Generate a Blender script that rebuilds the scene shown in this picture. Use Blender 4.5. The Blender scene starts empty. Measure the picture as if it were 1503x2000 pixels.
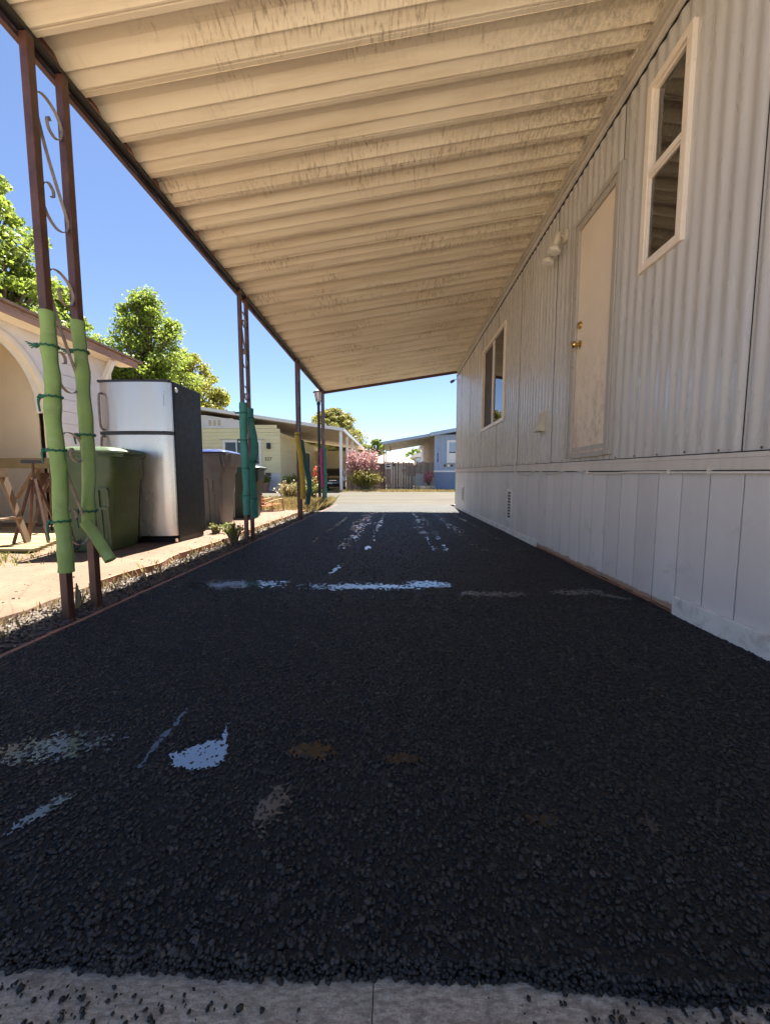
import bpy, bmesh, math, random
import numpy as np
from mathutils import Vector, Matrix, noise as mnoise

random.seed(7)
rng = np.random.default_rng(7)
scene = bpy.context.scene
col = scene.collection
R = math.radians

# ------------------------------------------------------------------ camera
cam_d = bpy.data.cameras.new('camera')
cam = bpy.data.objects.new('camera', cam_d)
col.objects.link(cam)
cam_d.sensor_fit = 'VERTICAL'
cam_d.sensor_height = 24.0
cam_d.lens = 750.0 / 2000.0 * 24.0
cam_d.clip_start = 0.02
cam_d.clip_end = 2000
cam.location = (0, 0, 0.72)
cam.rotation_euler = (R(90 - 5.029), 0, R(1.484))
scene.camera = cam
scene.render.resolution_x = 769
scene.render.resolution_y = 1024

# ------------------------------------------------------------------ sky, sun, exposure
SUN = Vector((0.035, 0.395, 0.918)).normalized()
world = bpy.data.worlds.new('World')
scene.world = world
world.use_nodes = True
wn = world.node_tree.nodes
wl = world.node_tree.links
sky = wn.new('ShaderNodeTexSky')
sky.sky_type = 'NISHITA'
sky.sun_disc = False
sky.sun_elevation = math.asin(SUN.z)
sky.sun_rotation = math.atan2(SUN.x, SUN.y)
sky.altitude = 300
sky.air_density = 0.70
sky.dust_density = 0.1
sky.ozone_density = 2.2
bg = wn['Background']
bg.inputs['Strength'].default_value = 0.05
tint = wn.new('ShaderNodeMix')          # white balance of the whole sky
tint.data_type = 'RGBA'
tint.blend_type = 'MULTIPLY'
tint.inputs[0].default_value = 1.0
tint.inputs[7].default_value = (1.0, .96, .975, 1)
wl.new(sky.outputs[0], tint.inputs[6])
wl.new(tint.outputs[2], bg.inputs['Color'])
sun_d = bpy.data.lights.new('sun', 'SUN')
sun_d.energy = 5.0
sun_d.angle = R(0.53)
sun_d.color = (1.0, 0.955, 0.88)
sun = bpy.data.objects.new('sun', sun_d)
col.objects.link(sun)
sun.rotation_euler = SUN.to_track_quat('Z', 'Y').to_euler()
sun.location = (0, 10, 30)
vs = scene.view_settings
vs.view_transform = 'Standard'
vs.look = 'None'
vs.gamma = 1.0
vs.exposure = 2.42
try:
    vs.use_curve_mapping = False
except Exception:
    pass
scene.cycles.max_bounces = 12
scene.cycles.diffuse_bounces = 8
scene.cycles.glossy_bounces = 6
scene.cycles.transparent_max_bounces = 12

# ------------------------------------------------------------------ helpers: materials
def srgb(r, g, b):
    f = lambda c: (c / 255 / 12.92) if c / 255 <= .04045 else ((c / 255 + .055) / 1.055) ** 2.4
    return (f(r), f(g), f(b))

class NT:
    """small node-graph helper; coordinates are world positions in metres"""
    def __init__(s, name):
        s.m = bpy.data.materials.new(name)
        s.m.use_nodes = True
        s.t = s.m.node_tree
        s.b = s.t.nodes['Principled BSDF']
        s.out = s.t.nodes['Material Output']
        s.g = s.t.nodes.new('ShaderNodeNewGeometry')
    def n(s, typ, **kw):
        nd = s.t.nodes.new(typ)
        for k, v in kw.items():
            setattr(nd, k, v)
        return nd
    def link(s, a, b):
        s.t.links.new(a, b)
    def mapped(s, scale=(1, 1, 1)):
        mp = s.n('ShaderNodeMapping')
        mp.inputs['Scale'].default_value = scale
        s.link(s.g.outputs['Position'], mp.inputs['Vector'])
        return mp.outputs[0]
    def noise(s, scale, detail=4, rough=.6, stretch=(1, 1, 1), dist=0.0):
        nd = s.n('ShaderNodeTexNoise')
        nd.inputs['Scale'].default_value = scale
        nd.inputs['Detail'].default_value = detail
        nd.inputs['Roughness'].default_value = rough
        nd.inputs['Distortion'].default_value = dist
        s.link(s.mapped(stretch), nd.inputs['Vector'])
        return nd.outputs['Fac']
    def voronoi(s, scale, stretch=(1, 1, 1), feature='F1'):
        nd = s.n('ShaderNodeTexVoronoi', feature=feature)
        nd.inputs['Scale'].default_value = scale
        s.link(s.mapped(stretch), nd.inputs['Vector'])
        return nd
    def ramp(s, fac, stops):
        nd = s.n('ShaderNodeValToRGB')
        e = nd.color_ramp.elements
        while len(e) > 1:
            e.remove(e[-1])
        e[0].position = stops[0][0]
        c = stops[0][1]
        e[0].color = (c, c, c, 1) if isinstance(c, (int, float)) else (*c, 1)
        for p, c in stops[1:]:
            el = e.new(p)
            el.color = (c, c, c, 1) if isinstance(c, (int, float)) else (*c, 1)
        s.link(fac, nd.inputs[0])
        return nd.outputs[0]
    def mix(s, fac, a, b, mode='MIX'):
        nd = s.n('ShaderNodeMix', data_type='RGBA', blend_type=mode)
        for sock, v in ((0, fac), (6, a), (7, b)):
            if isinstance(v, (int, float)):
                nd.inputs[sock].default_value = v if sock == 0 else (v, v, v, 1)
            elif isinstance(v, tuple):
                nd.inputs[sock].default_value = (*v, 1)
            else:
                s.link(v, nd.inputs[sock])
        return nd.outputs[2]
    def math(s, op, a, b=None):
        nd = s.n('ShaderNodeMath', operation=op)
        for i, v in enumerate((a, b)):
            if v is None:
                continue
            if isinstance(v, (int, float)):
                nd.inputs[i].default_value = v
            else:
                s.link(v, nd.inputs[i])
        return nd.outputs[0]
    def bump(s, height, strength=.3, dist=.01):
        nd = s.n('ShaderNodeBump')
        nd.inputs['Strength'].default_value = strength
        nd.inputs['Distance'].default_value = dist
        s.link(height, nd.inputs['Height'])
        s.link(nd.outputs[0], s.b.inputs['Normal'])
    def set(s, **kw):
        names = dict(color='Base Color', rough='Roughness', metal='Metallic', spec='Specular IOR Level', ior='IOR',
                     trans='Transmission Weight', coat='Coat Weight', alpha='Alpha', sub='Subsurface Weight', sheen='Sheen Weight')
        for k, v in kw.items():
            i = s.b.inputs[names[k]]
            if hasattr(v, 'is_linked'):
                s.link(v, i)
            elif k == 'color':
                i.default_value = (*v, 1)
            else:
                i.default_value = v
        return s

def mat(name, c, rough=.6, var=.18, scale=3., bump=.0, bscale=60., metal=0., spec=.5, stretch=(1, 1, 1), dirt=None, dirt_amt=.5, dscale=5., coat=0., piece=0.0, bdist=.004):
    n = NT(name)
    dark = tuple(x * (1 - var) for x in c)
    lite = tuple(min(1, x * (1 + var * .7)) for x in c)
    f = n.noise(scale, 5, .62, stretch)
    colr = n.ramp(f, [(.3, dark), (.7, lite)])
    if piece:
        oi = n.n('ShaderNodeObjectInfo')
        k = n.math('MULTIPLY_ADD', oi.outputs['Random'], 2 * piece)
        k.node.inputs[2].default_value = 1 - piece
        colr = n.mix(1.0, colr, k, 'MULTIPLY')
    if dirt:
        d = n.noise(dscale, 8, .7, stretch, .6)
        colr = n.mix(n.ramp(d, [(.52, 0.), (.72, dirt_amt)]), colr, dirt)
    r = n.ramp(n.noise(scale * 4, 3), [(.3, max(0, rough - .08)), (.7, min(1, rough + .08))])
    n.set(color=colr, rough=r, metal=metal, spec=spec, coat=coat)
    if bump:
        n.bump(n.noise(bscale, 4, .7, stretch), bump, bdist)
    return n.m

def leaf_mat(name, c1, c2, c3, scale=1.2, trans=.35):
    n = NT(name)
    f = n.noise(scale, 3, .6)
    f2 = n.noise(scale * 14, 2, .5)
    cc = n.mix(n.ramp(f2, [(.4, 0.), (.62, 1.)]), n.ramp(f, [(.34, c1), (.64, c2)]), c3)
    tr = n.n('ShaderNodeBsdfTranslucent')
    n.link(cc, tr.inputs[0])
    ms = n.n('ShaderNodeMixShader')
    ms.inputs[0].default_value = trans
    n.set(color=cc, rough=.5, spec=.35)
    n.link(n.b.outputs[0], ms.inputs[1])
    n.link(tr.outputs[0], ms.inputs[2])
    n.link(ms.outputs[0], n.out.inputs[0])
    return n.m

def glass_mat(name, tint=(.75, .8, .8), ior=1.6):
    n = NT(name)
    fr = n.n('ShaderNodeFresnel')
    fr.inputs[0].default_value = ior
    tp = n.n('ShaderNodeBsdfTransparent')
    tp.inputs[0].default_value = (*tint, 1)
    gl = n.n('ShaderNodeBsdfGlossy')
    gl.inputs['Roughness'].default_value = .015
    ms = n.n('ShaderNodeMixShader')
    n.link(fr.outputs[0], ms.inputs[0])
    n.link(tp.outputs[0], ms.inputs[1])
    n.link(gl.outputs[0], ms.inputs[2])
    n.link(ms.outputs[0], n.out.inputs[0])
    return n.m

# ------------------------------------------------------------------ helpers: objects and meshes
def tag(o, label=None, cat=None, group=None, kind=None):
    if label: o['label'] = label
    if cat: o['category'] = cat
    if group: o['group'] = group
    if kind: o['kind'] = kind
    return o

def thing(name, label, cat, loc=(0, 0, 0), rotz=0., group=None):
    o = bpy.data.objects.new(name, None)
    col.objects.link(o)
    o.location = loc
    o.rotation_euler = (0, 0, rotz)
    o.empty_display_size = .1
    return tag(o, label, cat, group)

def place(name, mesh, parent=None, loc=(0, 0, 0), rot=(0, 0, 0)):
    o = bpy.data.objects.new(name, mesh)
    col.objects.link(o)
    o.location = loc
    o.rotation_euler = rot
    if parent: o.parent = parent
    return o

def catmull(pts, per=6):
    P = [Vector(p) for p in pts]
    out = []
    for i in range(len(P) - 1):
        a, b, c, d = P[max(i - 1, 0)], P[i], P[i + 1], P[min(i + 2, len(P) - 1)]
        for k in range(per):
            t = k / per
            out.append(.5 * ((2 * b) + (c - a) * t + (2 * a - 5 * b + 4 * c - d) * t * t + (3 * b - a - 3 * c + d) * t ** 3))
    out.append(P[-1])
    return out

class MB:
    def __init__(s, o=(0, 0, 0)):
        s.v, s.f, s.o, s.M = [], [], Vector(o), None
    def add(s, vs_, fs):
        k = len(s.v)
        for p in vs_:
            p = Vector(p)
            if s.M: p = s.M @ p
            s.v.append(p - s.o)
        s.f += [tuple(i + k for i in q) for q in fs]
        return s
    def box(s, x0, x1, y0, y1, z0, z1, rot=None, piv=None):
        p = [(x, y, z) for z in (z0, z1) for y in (y0, y1) for x in (x0, x1)]
        if rot is not None:
            c = Vector(piv) if piv else Vector(((x0 + x1) / 2, (y0 + y1) / 2, (z0 + z1) / 2))
            p = [rot @ (Vector(q) - c) + c for q in p]
        return s.add(p, [(0, 2, 3, 1), (4, 5, 7, 6), (0, 1, 5, 4), (2, 6, 7, 3), (0, 4, 6, 2), (1, 3, 7, 5)])
    def bbox(s, x0, x1, y0, y1, z0, z1, b=.005):
        """box with chamfered edges"""
        bm = bmesh.new()
        bmesh.ops.create_cube(bm, size=1)
        for v in bm.verts:
            v.co = Vector(((x0 + x1) / 2 + v.co.x * (x1 - x0), (y0 + y1) / 2 + v.co.y * (y1 - y0), (z0 + z1) / 2 + v.co.z * (z1 - z0)))
        bmesh.ops.bevel(bm, geom=bm.edges[:], offset=b, segments=2, affect='EDGES', profile=.6)
        bm.verts.index_update()
        s.add([v.co for v in bm.verts], [tuple(v.index for v in f.verts) for f in bm.faces])
        bm.free()
        return s
    def beam(s, a, b, w, h=None, up=(0, 0, 1)):
        a, b = Vector(a), Vector(b)
        h = h or w
        d = (b - a).normalized()
        u = Vector(up)
        if abs(d.dot(u)) > .98: u = Vector((0, 1, 0))
        x = d.cross(u).normalized()
        y = x.cross(d).normalized()
        p = [q + x * (i * w / 2) + y * (j * h / 2) for q in (a, b) for j in (-1, 1) for i in (-1, 1)]
        return s.add(p, [(0, 2, 3, 1), (4, 5, 7, 6), (0, 1, 5, 4), (2, 6, 7, 3), (0, 4, 6, 2), (1, 3, 7, 5)])
    def tube(s, pts, r, n=8, caps=True):
        P = [Vector(p) for p in pts]
        rr = r if isinstance(r, (list, tuple)) else [r] * len(P)
        t0 = (P[1] - P[0]).normalized()
        nrm = t0.cross(Vector((0, 0, 1)))
        if nrm.length < .05: nrm = t0.cross(Vector((1, 0, 0)))
        nrm.normalize()
        vs_, fs = [], []
        for i, p in enumerate(P):
            t = (P[min(i + 1, len(P) - 1)] - P[max(i - 1, 0)]).normalized()
            nrm = (nrm - t * nrm.dot(t)).normalized()
            bn = t.cross(nrm)
            for k in range(n):
                a = 2 * math.pi * k / n
                vs_.append(p + (nrm * math.cos(a) + bn * math.sin(a)) * rr[i])
            if i:
                for k in range(n):
                    q = (k + 1) % n
                    fs.append(((i - 1) * n + k, (i - 1) * n + q, i * n + q, i * n + k))
        if caps:
            fs.append(tuple(range(n))[::-1])
            fs.append(tuple((len(P) - 1) * n + k for k in range(n)))
        return s.add(vs_, fs)
    def ribbon(s, pts, w, t, axis=(1, 0, 0)):
        P = [Vector(p) for p in pts]
        A = Vector(axis)
        vs_, fs = [], []
        for i, p in enumerate(P):
            d = (P[min(i + 1, len(P) - 1)] - P[max(i - 1, 0)]).normalized()
            nn = d.cross(A).normalized()
            vs_ += [p - A * w / 2 - nn * t / 2, p + A * w / 2 - nn * t / 2, p + A * w / 2 + nn * t / 2, p - A * w / 2 + nn * t / 2]
            if i:
                k = 4 * i
                for e in range(4):
                    q = (e + 1) % 4
                    fs.append((k - 4 + e, k - 4 + q, k + q, k + e))
        k = 4 * (len(P) - 1)
        fs += [(3, 2, 1, 0), (k, k + 1, k + 2, k + 3)]
        return s.add(vs_, fs)
    def lathe(s, prof, c=(0, 0, 0), n=16, axis='Z'):
        vs_, fs = [], []
        for r_, z in prof:
            for k in range(n):
                a = 2 * math.pi * k / n
                x, y = r_ * math.cos(a), r_ * math.sin(a)
                q = (x, y, z) if axis == 'Z' else ((z, x, y) if axis == 'X' else (x, z, y))
                vs_.append(Vector(q) + Vector(c))
        for i in range(1, len(prof)):
            for k in range(n):
                q = (k + 1) % n
                fs.append(((i - 1) * n + k, (i - 1) * n + q, i * n + q, i * n + k))
        fs.append(tuple(range(n))[::-1])
        fs.append(tuple((len(prof) - 1) * n + k for k in range(n)))
        return s.add(vs_, fs)
    def prism(s, poly, axis, a, b):
        """polygon (2D) extruded along axis 'X','Y','Z' from a to b"""
        def P(u, w, q):
            return {'X': (q, u, w), 'Y': (u, q, w), 'Z': (u, w, q)}[axis]
        n = len(poly)
        vs_ = [P(u, w, a) for u, w in poly] + [P(u, w, b) for u, w in poly]
        fs = [tuple(range(n))[::-1], tuple(range(n, 2 * n))]
        fs += [(i, (i + 1) % n, (i + 1) % n + n, i + n) for i in range(n)]
        return s.add(vs_, fs)
    def loft(s, rings, caps=True):
        n = len(rings[0])
        vs_ = [p for r_ in rings for p in r_]
        fs = []
        for i in range(1, len(rings)):
            for k in range(n):
                q = (k + 1) % n
                fs.append(((i - 1) * n + k, (i - 1) * n + q, i * n + q, i * n + k))
        if caps:
            fs.append(tuple(range(n))[::-1])
            fs.append(tuple((len(rings) - 1) * n + k for k in range(n)))
        return s.add(vs_, fs)
    def mesh(s, name, m, smooth=False, angle=40):
        me = bpy.data.meshes.new(name)
        me.from_pydata([tuple(p) for p in s.v], [], s.f)
        bm = bmesh.new()
        bm.from_mesh(me)
        bmesh.ops.recalc_face_normals(bm, faces=bm.faces[:])
        bm.to_mesh(me)
        bm.free()
        me.materials.append(m)
        if smooth:
            me.polygons.foreach_set('use_smooth', [True] * len(me.polygons))
            try:
                me.set_sharp_from_angle(angle=R(angle))
            except Exception:
                pass
        me.update()
        return me
    def build(s, name, m, parent=None, smooth=False, angle=40, loc=(0, 0, 0)):
        return place(name, s.mesh(name, m, smooth, angle), parent, loc)

def struct(name, mb, m, smooth=False, kind='structure'):
    o = mb.build(name, m, None, smooth)
    o['kind'] = kind
    return o

def raw_mesh(name, V, F, m, smooth=False):
    """fast numpy mesh; F is (n,3) or (n,4)"""
    me = bpy.data.meshes.new(name)
    k = F.shape[1]
    me.vertices.add(len(V))
    me.vertices.foreach_set('co', np.asarray(V, np.float32).ravel())
    me.loops.add(F.size)
    me.loops.foreach_set('vertex_index', np.asarray(F, np.int32).ravel())
    me.polygons.add(len(F))
    me.polygons.foreach_set('loop_start', np.arange(0, F.size, k, dtype=np.int32))
    if smooth:
        me.polygons.foreach_set('use_smooth', np.ones(len(F), bool))
    me.materials.append(m)
    me.update(calc_edges=True)
    return me

def fbm(x, y, s, o=4, z=0.):
    return mnoise.fractal(Vector((x * s, y * s, z)), 1.0, 2.0, o)

def grid(x0, x1, nx, y0, y1, ny, zf):
    mb = MB()
    xs = [x0 + (x1 - x0) * i / nx for i in range(nx + 1)]
    ys = [y0 + (y1 - y0) * j / ny for j in range(ny + 1)]
    vs_ = [zf(x, y) if isinstance(zf(x, y), tuple) else (x, y, zf(x, y)) for y in ys for x in xs]
    fs = [(j * (nx + 1) + i, j * (nx + 1) + i + 1, (j + 1) * (nx + 1) + i + 1, (j + 1) * (nx + 1) + i) for j in range(ny) for i in range(nx)]
    return mb.add(vs_, fs)

ICO_V, ICO_F = None, None
def ico():
    global ICO_V, ICO_F
    if ICO_V is None:
        bm = bmesh.new()
        bmesh.ops.create_icosphere(bm, subdivisions=1, radius=1)
        bm.verts.index_update()
        ICO_V = np.array([v.co[:] for v in bm.verts])
        ICO_F = np.array([[v.index for v in f.verts] for f in bm.faces])
        bm.free()
    return ICO_V, ICO_F

def stones(name, pos, rad, m, flat=.65, smooth=True, jit=.25):
    """many pebbles as one numpy mesh"""
    V0, F0 = ico()
    n = len(pos)
    k = len(V0)
    q = rng.normal(size=(n, 4)); q /= np.linalg.norm(q, axis=1)[:, None]
    w, x, y, z = q.T
    Rm = np.stack([1 - 2 * (y * y + z * z), 2 * (x * y - z * w), 2 * (x * z + y * w), 2 * (x * y + z * w), 1 - 2 * (x * x + z * z), 2 * (y * z - x * w),
                   2 * (x * z - y * w), 2 * (y * z + x * w), 1 - 2 * (x * x + y * y)], 1).reshape(n, 3, 3)
    sc = rng.uniform(.7, 1.2, size=(n, 1, 3)) * rad[:, None, None]
    V = V0[None] * (1 + jit * rng.normal(size=(n, k, 1))) * sc
    V = np.einsum('nij,nkj->nki', Rm, V)
    V[:, :, 2] *= flat
    V += pos[:, None, :]
    F = F0[None] + (np.arange(n) * k)[:, None, None]
    return raw_mesh(name, V.reshape(-1, 3), F.reshape(-1, 3), m, smooth)

def leaves(pos, size, m, name='crown', up=.3, aspect=.6, fold=.25, nrm=None):
    """leaf faces: one bent quad pair per leaf (4 triangles as two quads)"""
    n = len(pos)
    d = rng.normal(size=(n, 3)); d /= np.linalg.norm(d, axis=1)[:, None]
    u = rng.normal(size=(n, 3)) + np.array([0, 0, up * 3])
    if nrm is not None: u += nrm * 1.2
    u -= d * (u * d).sum(1)[:, None]
    u /= np.linalg.norm(u, axis=1)[:, None] + 1e-9
    b = np.cross(d, u)
    s = (size * rng.uniform(.6, 1.3, n))[:, None] if np.isscalar(size) else size[:, None]
    a0 = pos - d * s * .5
    a1 = pos + d * s * .5
    mid = pos + u * s * fold * .3
    l = pos + b * s * aspect * .5
    r_ = pos - b * s * aspect * .5
    V = np.stack([a0, r_ + u * s * 0, a1, l], 1).reshape(-1, 3)
    F = (np.arange(n) * 4)[:, None] + np.array([0, 1, 2, 3])
    return raw_mesh(name, V, F, m)

def text_mesh(txt, size, m, depth=.004):
    cu = bpy.data.curves.new('lettering', 'FONT')
    cu.body = txt
    cu.size = size
    cu.extrude = depth
    cu.align_x = 'CENTER'
    o = bpy.data.objects.new('lettering', cu)
    col.objects.link(o)
    dg = bpy.context.evaluated_depsgraph_get()
    me = bpy.data.meshes.new_from_object(o.evaluated_get(dg))
    bpy.data.objects.remove(o)
    bpy.data.curves.remove(cu)
    me.materials.clear()
    me.materials.append(m)
    return me

# ------------------------------------------------------------------ materials
M = {}
def asphalt_mat():
    n = NT('asphalt')
    v = n.voronoi(95)
    f = n.noise(3.0, 5)
    c = n.ramp(f, [(.3, (.0085, .0078, .0072)), (.7, (.0135, .0125, .0115))])
    c = n.mix(n.ramp(n.noise(130, 2), [(.5, 0.), (.75, .5)]), c, (.02, .02, .0205))
    dust = n.ramp(n.noise(1.4, 6, .65), [(.55, 0.), (.8, .35)])
    c = n.mix(dust, c, (.028, .0275, .0265))
    n.set(color=c, rough=n.ramp(n.noise(40, 3), [(.3, .5), (.7, .75)]), spec=.3)
    h = n.math('ADD', n.math('MULTIPLY', v.outputs['Distance'], 1.0), n.math('MULTIPLY', n.noise(260, 2), .5))
    n.bump(h, .9, .008)
    return n.m
M['asphalt'] = asphalt_mat()
def stone_mat():
    n = NT('asphalt_stones')
    v = n.voronoi(75)
    sep = n.n('ShaderNodeSeparateColor')
    n.link(v.outputs['Color'], sep.inputs[0])
    c = n.ramp(sep.outputs[0], [(0., (.006, .0052, .0043)), (.6, (.0115, .0100, .0083)), (.93, (.019, .0165, .014)), (.97, (.04, .034, .028)), (1., (.06, .052, .045))])
    n.set(color=c, rough=n.ramp(sep.outputs[1], [(0., .16), (1., .55)]), spec=.5)
    n.bump(n.noise(900, 2), .5, .002)
    return n.m
M['stone'] = stone_mat()
def water_mat(name, ior, rough):
    n = NT(name)
    n.set(color=(.012, .012, .012), rough=rough, ior=ior)
    n.bump(n.noise(120, 2), .05, .002)
    return n.m
M['water'] = water_mat('puddle_water', 3.0, .05)
M['water_dim'] = water_mat('shallow_water', 1.55, .05)
M['wet'] = water_mat('wet_film', 2.2, .17)
M['damp'] = water_mat('damp_film', 2.0, .34)
def concrete_mat():
    n = NT('concrete')
    f = n.noise(2.2, 8, .68)
    c = n.ramp(f, [(.3, (.46, .385, .285)), (.5, (.60, .51, .39)), (.7, (.68, .59, .46))])
    c = n.mix(n.ramp(n.noise(55, 5, .75, (1, 3, 1)), [(.36, 0.), (.60, .85)]), c, (.24, .19, .135))
    c = n.mix(n.ramp(n.noise(320, 3, .7), [(.5, 0.), (.68, .6)]), c, (.14, .115, .085))
    c = n.mix(n.ramp(n.noise(9, 6, .7, dist=1.), [(.53, 0.), (.64, .75)]), c, (.16, .13, .10))
    n.set(color=c, rough=.8)
    n.bump(n.noise(220, 5, .75, (.2, 1, 1)), .8, .004)
    return n.m
M['concrete'] = concrete_mat()
M['apron'] = mat('apron_concrete', (.065, .064, .06), .85, .15, 2., .3, 120, dirt=(.05, .047, .042), dscale=4, spec=.2)
def road_mat():
    n = NT('old_road')
    f = n.noise(.55, 7, .66, (.35, 1.6, 1))
    c = n.ramp(f, [(.3, (.05, .043, .031)), (.5, (.068, .06, .044)), (.7, (.095, .083, .062))])
    c = n.mix(n.ramp(n.noise(3.5, 6, .7, (.3, 1.5, 1)), [(.5, 0.), (.7, .6)]), c, (.042, .036, .027))
    n.set(color=c, rough=.85, spec=.2)
    n.bump(n.noise(60, 4), .3, .01)
    return n.m
M['road'] = road_mat()
def dirt_mat(name, c1, c2, c3, crk=.5):
    n = NT(name)
    c = n.ramp(n.noise(1.6, 8, .7), [(.3, c1), (.52, c2), (.72, c3)])
    c = n.mix(n.ramp(n.noise(28, 5, .75), [(.55, 0.), (.7, .55)]), c, tuple(x * .5 for x in c1))
    v = n.voronoi(3.2, feature='DISTANCE_TO_EDGE')
    c = n.mix(n.ramp(v.outputs['Distance'], [(0., crk), (.012, 0.)]), c, tuple(x * .45 for x in c1))
    n.set(color=c, rough=.9)
    n.bump(n.noise(45, 6, .72), .6, .012)
    return n.m
M['path'] = dirt_mat('red_path', (.115, .064, .038), (.155, .092, .056), (.20, .128, .082))
M['yard'] = dirt_mat('dry_dirt', (.115, .08, .045), (.155, .112, .067), (.20, .152, .097), .2)
M['soil'] = dirt_mat('strip_soil', (.06, .045, .035), (.10, .077, .058), (.17, .135, .10), 0.)
M['far_ground'] = dirt_mat('far_dirt', (.15, .115, .067), (.21, .165, .10), (.27, .22, .14), 0.)
def pan_mat():
    n = NT('cream_pan_metal')
    sx = n.n('ShaderNodeSeparateXYZ')
    n.link(n.g.outputs['Position'], sx.inputs[0])
    base = n.ramp(n.noise(1.1, 5, .6, (1, 2, 1)), [(.3, (.77, .66, .49)), (.7, (.84, .74, .57))])
    # thin film of dust that lies in bands along the pans
    band = n.noise(2.0, 6, .65, (.35, 6, 1))
    base = n.mix(n.ramp(band, [(.48, 0.), (.72, .55)]), base, (.50, .385, .24))
    # combed dirt streaks
    st = n.math('MULTIPLY', n.ramp(n.noise(14, 6, .75, (4, .8, 1), .5), [(.5, 0.), (.64, 1.)]), n.ramp(n.noise(1.3, 4, .6, (1, 1.6, 1)), [(.50, 0.), (.60, .75)]))
    base = n.mix(st, base, (.26, .18, .10))
    # mould towards the house wall
    edge = n.ramp(sx.outputs[0], [(0., 0.), (1., 1.)])
    mr = n.n('ShaderNodeMapRange')
    mr.inputs[1].default_value = .35
    mr.inputs[2].default_value = 1.5
    n.link(sx.outputs[0], mr.inputs[0])
    mr2 = n.n('ShaderNodeMapRange')
    mr2.inputs[1].default_value = 5.5
    mr2.inputs[2].default_value = 1.8
    mr2.inputs[3].default_value = .45
    n.link(sx.outputs[1], mr2.inputs[0])
    thr = n.math('MULTIPLY', n.math('MULTIPLY', mr.outputs[0], mr2.outputs[0]), n.math('MULTIPLY', n.ramp(n.noise(3.2, 5, .7, (.8, 2.2, 1)), [(.38, .15), (.6, 1.)]), n.ramp(n.noise(34, 8, .8, (1.4, .8, 1), .1), [(.43, 0.), (.57, 1.)])))
    base = n.mix(n.math('MULTIPLY', thr, .85), base, (.12, .085, .05))
    n.set(color=base, rough=.55, spec=.4)
    n.bump(n.noise(22, 3, .5, (.4, 1, 1)), .12, .01)
    return n.m
M['pan'] = pan_mat()
M['brown'] = mat('brown_post_paint', (.105, .047, .033), .42, .3, 9, .25, 60, dirt=(.035, .02, .017), dirt_amt=.7, dscale=14)
M['beam'] = mat('brown_beam_paint', (.10, .043, .032), .5, .3, 6, .2, 60, dirt=(.03, .02, .016), dirt_amt=.8, dscale=9)
M['scroll'] = mat('worn_scroll_iron', (.22, .18, .15), .55, .4, 30, .2, 90, dirt=(.09, .05, .035), dirt_amt=.8, dscale=25)
M['noodle_green'] = mat('green_foam', (.25, .37, .115), .9, .16, 9, .5, 220, dirt=(.36, .45, .22), dirt_amt=.7, dscale=5)
M['noodle_teal'] = mat('teal_foam', (.055, .24, .20), .85, .14, 12, .25, 300, dirt=(.10, .30, .25), dirt_amt=.6, dscale=9)
M['noodle_yellow'] = mat('yellow_foam', (.52, .37, .06), .85, .15, 12, .25, 300)
M['noodle_blue'] = mat('blue_teal_foam', (.045, .155, .185), .85, .15, 12, .25, 300)
M['noodle_pink'] = mat('magenta_foam', (.36, .06, .20), .85, .2, 12, .25, 300)
M['rope'] = mat('green_rope', (.012, .13, .075), .6, .4, 120, .6, 400)
def siding_mat(name, a, b, rough, streak=.5):
    n = NT(name)
    c = n.ramp(n.noise(1.5, 5, .6, (1, 1, .25)), [(.3, a), (.7, b)])
    c = n.mix(n.ramp(n.noise(10, 6, .7, (1, 1, .08)), [(.5, 0.), (.75, streak)]), c, tuple(x * .72 for x in a))
    c = n.mix(n.ramp(n.noise(70, 3, .6), [(.66, 0.), (.74, .4)]), c, tuple(x * .5 for x in a))
    n.set(color=c, rough=n.ramp(n.noise(6, 4, .6, (1, 1, .2)), [(.3, rough - .07), (.7, rough + .1)]), spec=.75)
    n.bump(n.math('ADD', n.noise(4.5, 3, .5, (1, 1, .35)), n.math('MULTIPLY', n.noise(120, 3), .06)), .22, .010)
    return n.m
M['siding'] = siding_mat('grey_ribbed_siding', (.50, .475, .445), (.56, .535, .50), .25, .5)
def skirt_mat():
    n = NT('grey_skirt_paint')
    oi = n.n('ShaderNodeObjectInfo')
    c = n.ramp(n.noise(2.2, 6, .65, (1, 1, .4)), [(.3, (.60, .565, .535)), (.7, (.68, .645, .615))])
    k = n.math('MULTIPLY_ADD', oi.outputs['Random'], .10)
    k.node.inputs[2].default_value = .94
    c = n.mix(1.0, c, k, 'MULTIPLY')
    c = n.mix(n.ramp(n.noise(2.5, 7, .72, dist=1.2), [(.56, 0.), (.74, .4)]), c, (.24, .21, .19))
    sx = n.n('ShaderNodeSeparateXYZ')
    n.link(n.g.outputs['Position'], sx.inputs[0])
    hz = n.math('ADD', sx.outputs[2], n.math('MULTIPLY', n.noise(9, 7, .75), -.075))
    c = n.mix(n.ramp(hz, [(0., .85), (.002, .5), (.012, 0.)]), c, (.34, .20, .10))
    n.set(color=c, rough=.55)
    n.bump(n.noise(90, 5, .7, (1, 1, .15)), .25, .003)
    return n.m
M['skirt'] = skirt_mat()
M['groove_shade'] = mat('groove_and_shade', (.02, .018, .016), .8, .2)  # near-black for joints and for the drawn shadow line
M['trim'] = siding_mat('grey_trim', (.58, .52, .45), (.66, .60, .53), .38, .7)
M['ledger'] = siding_mat('ledger_trim', (.46, .40, .325), (.55, .49, .40), .42, .8)
M['whiteboard'] = mat('off_white_board', (.76, .73, .67), .6, .14, 4, .2, 80, dirt=(.25, .21, .17), dirt_amt=.6, dscale=9)
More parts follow.
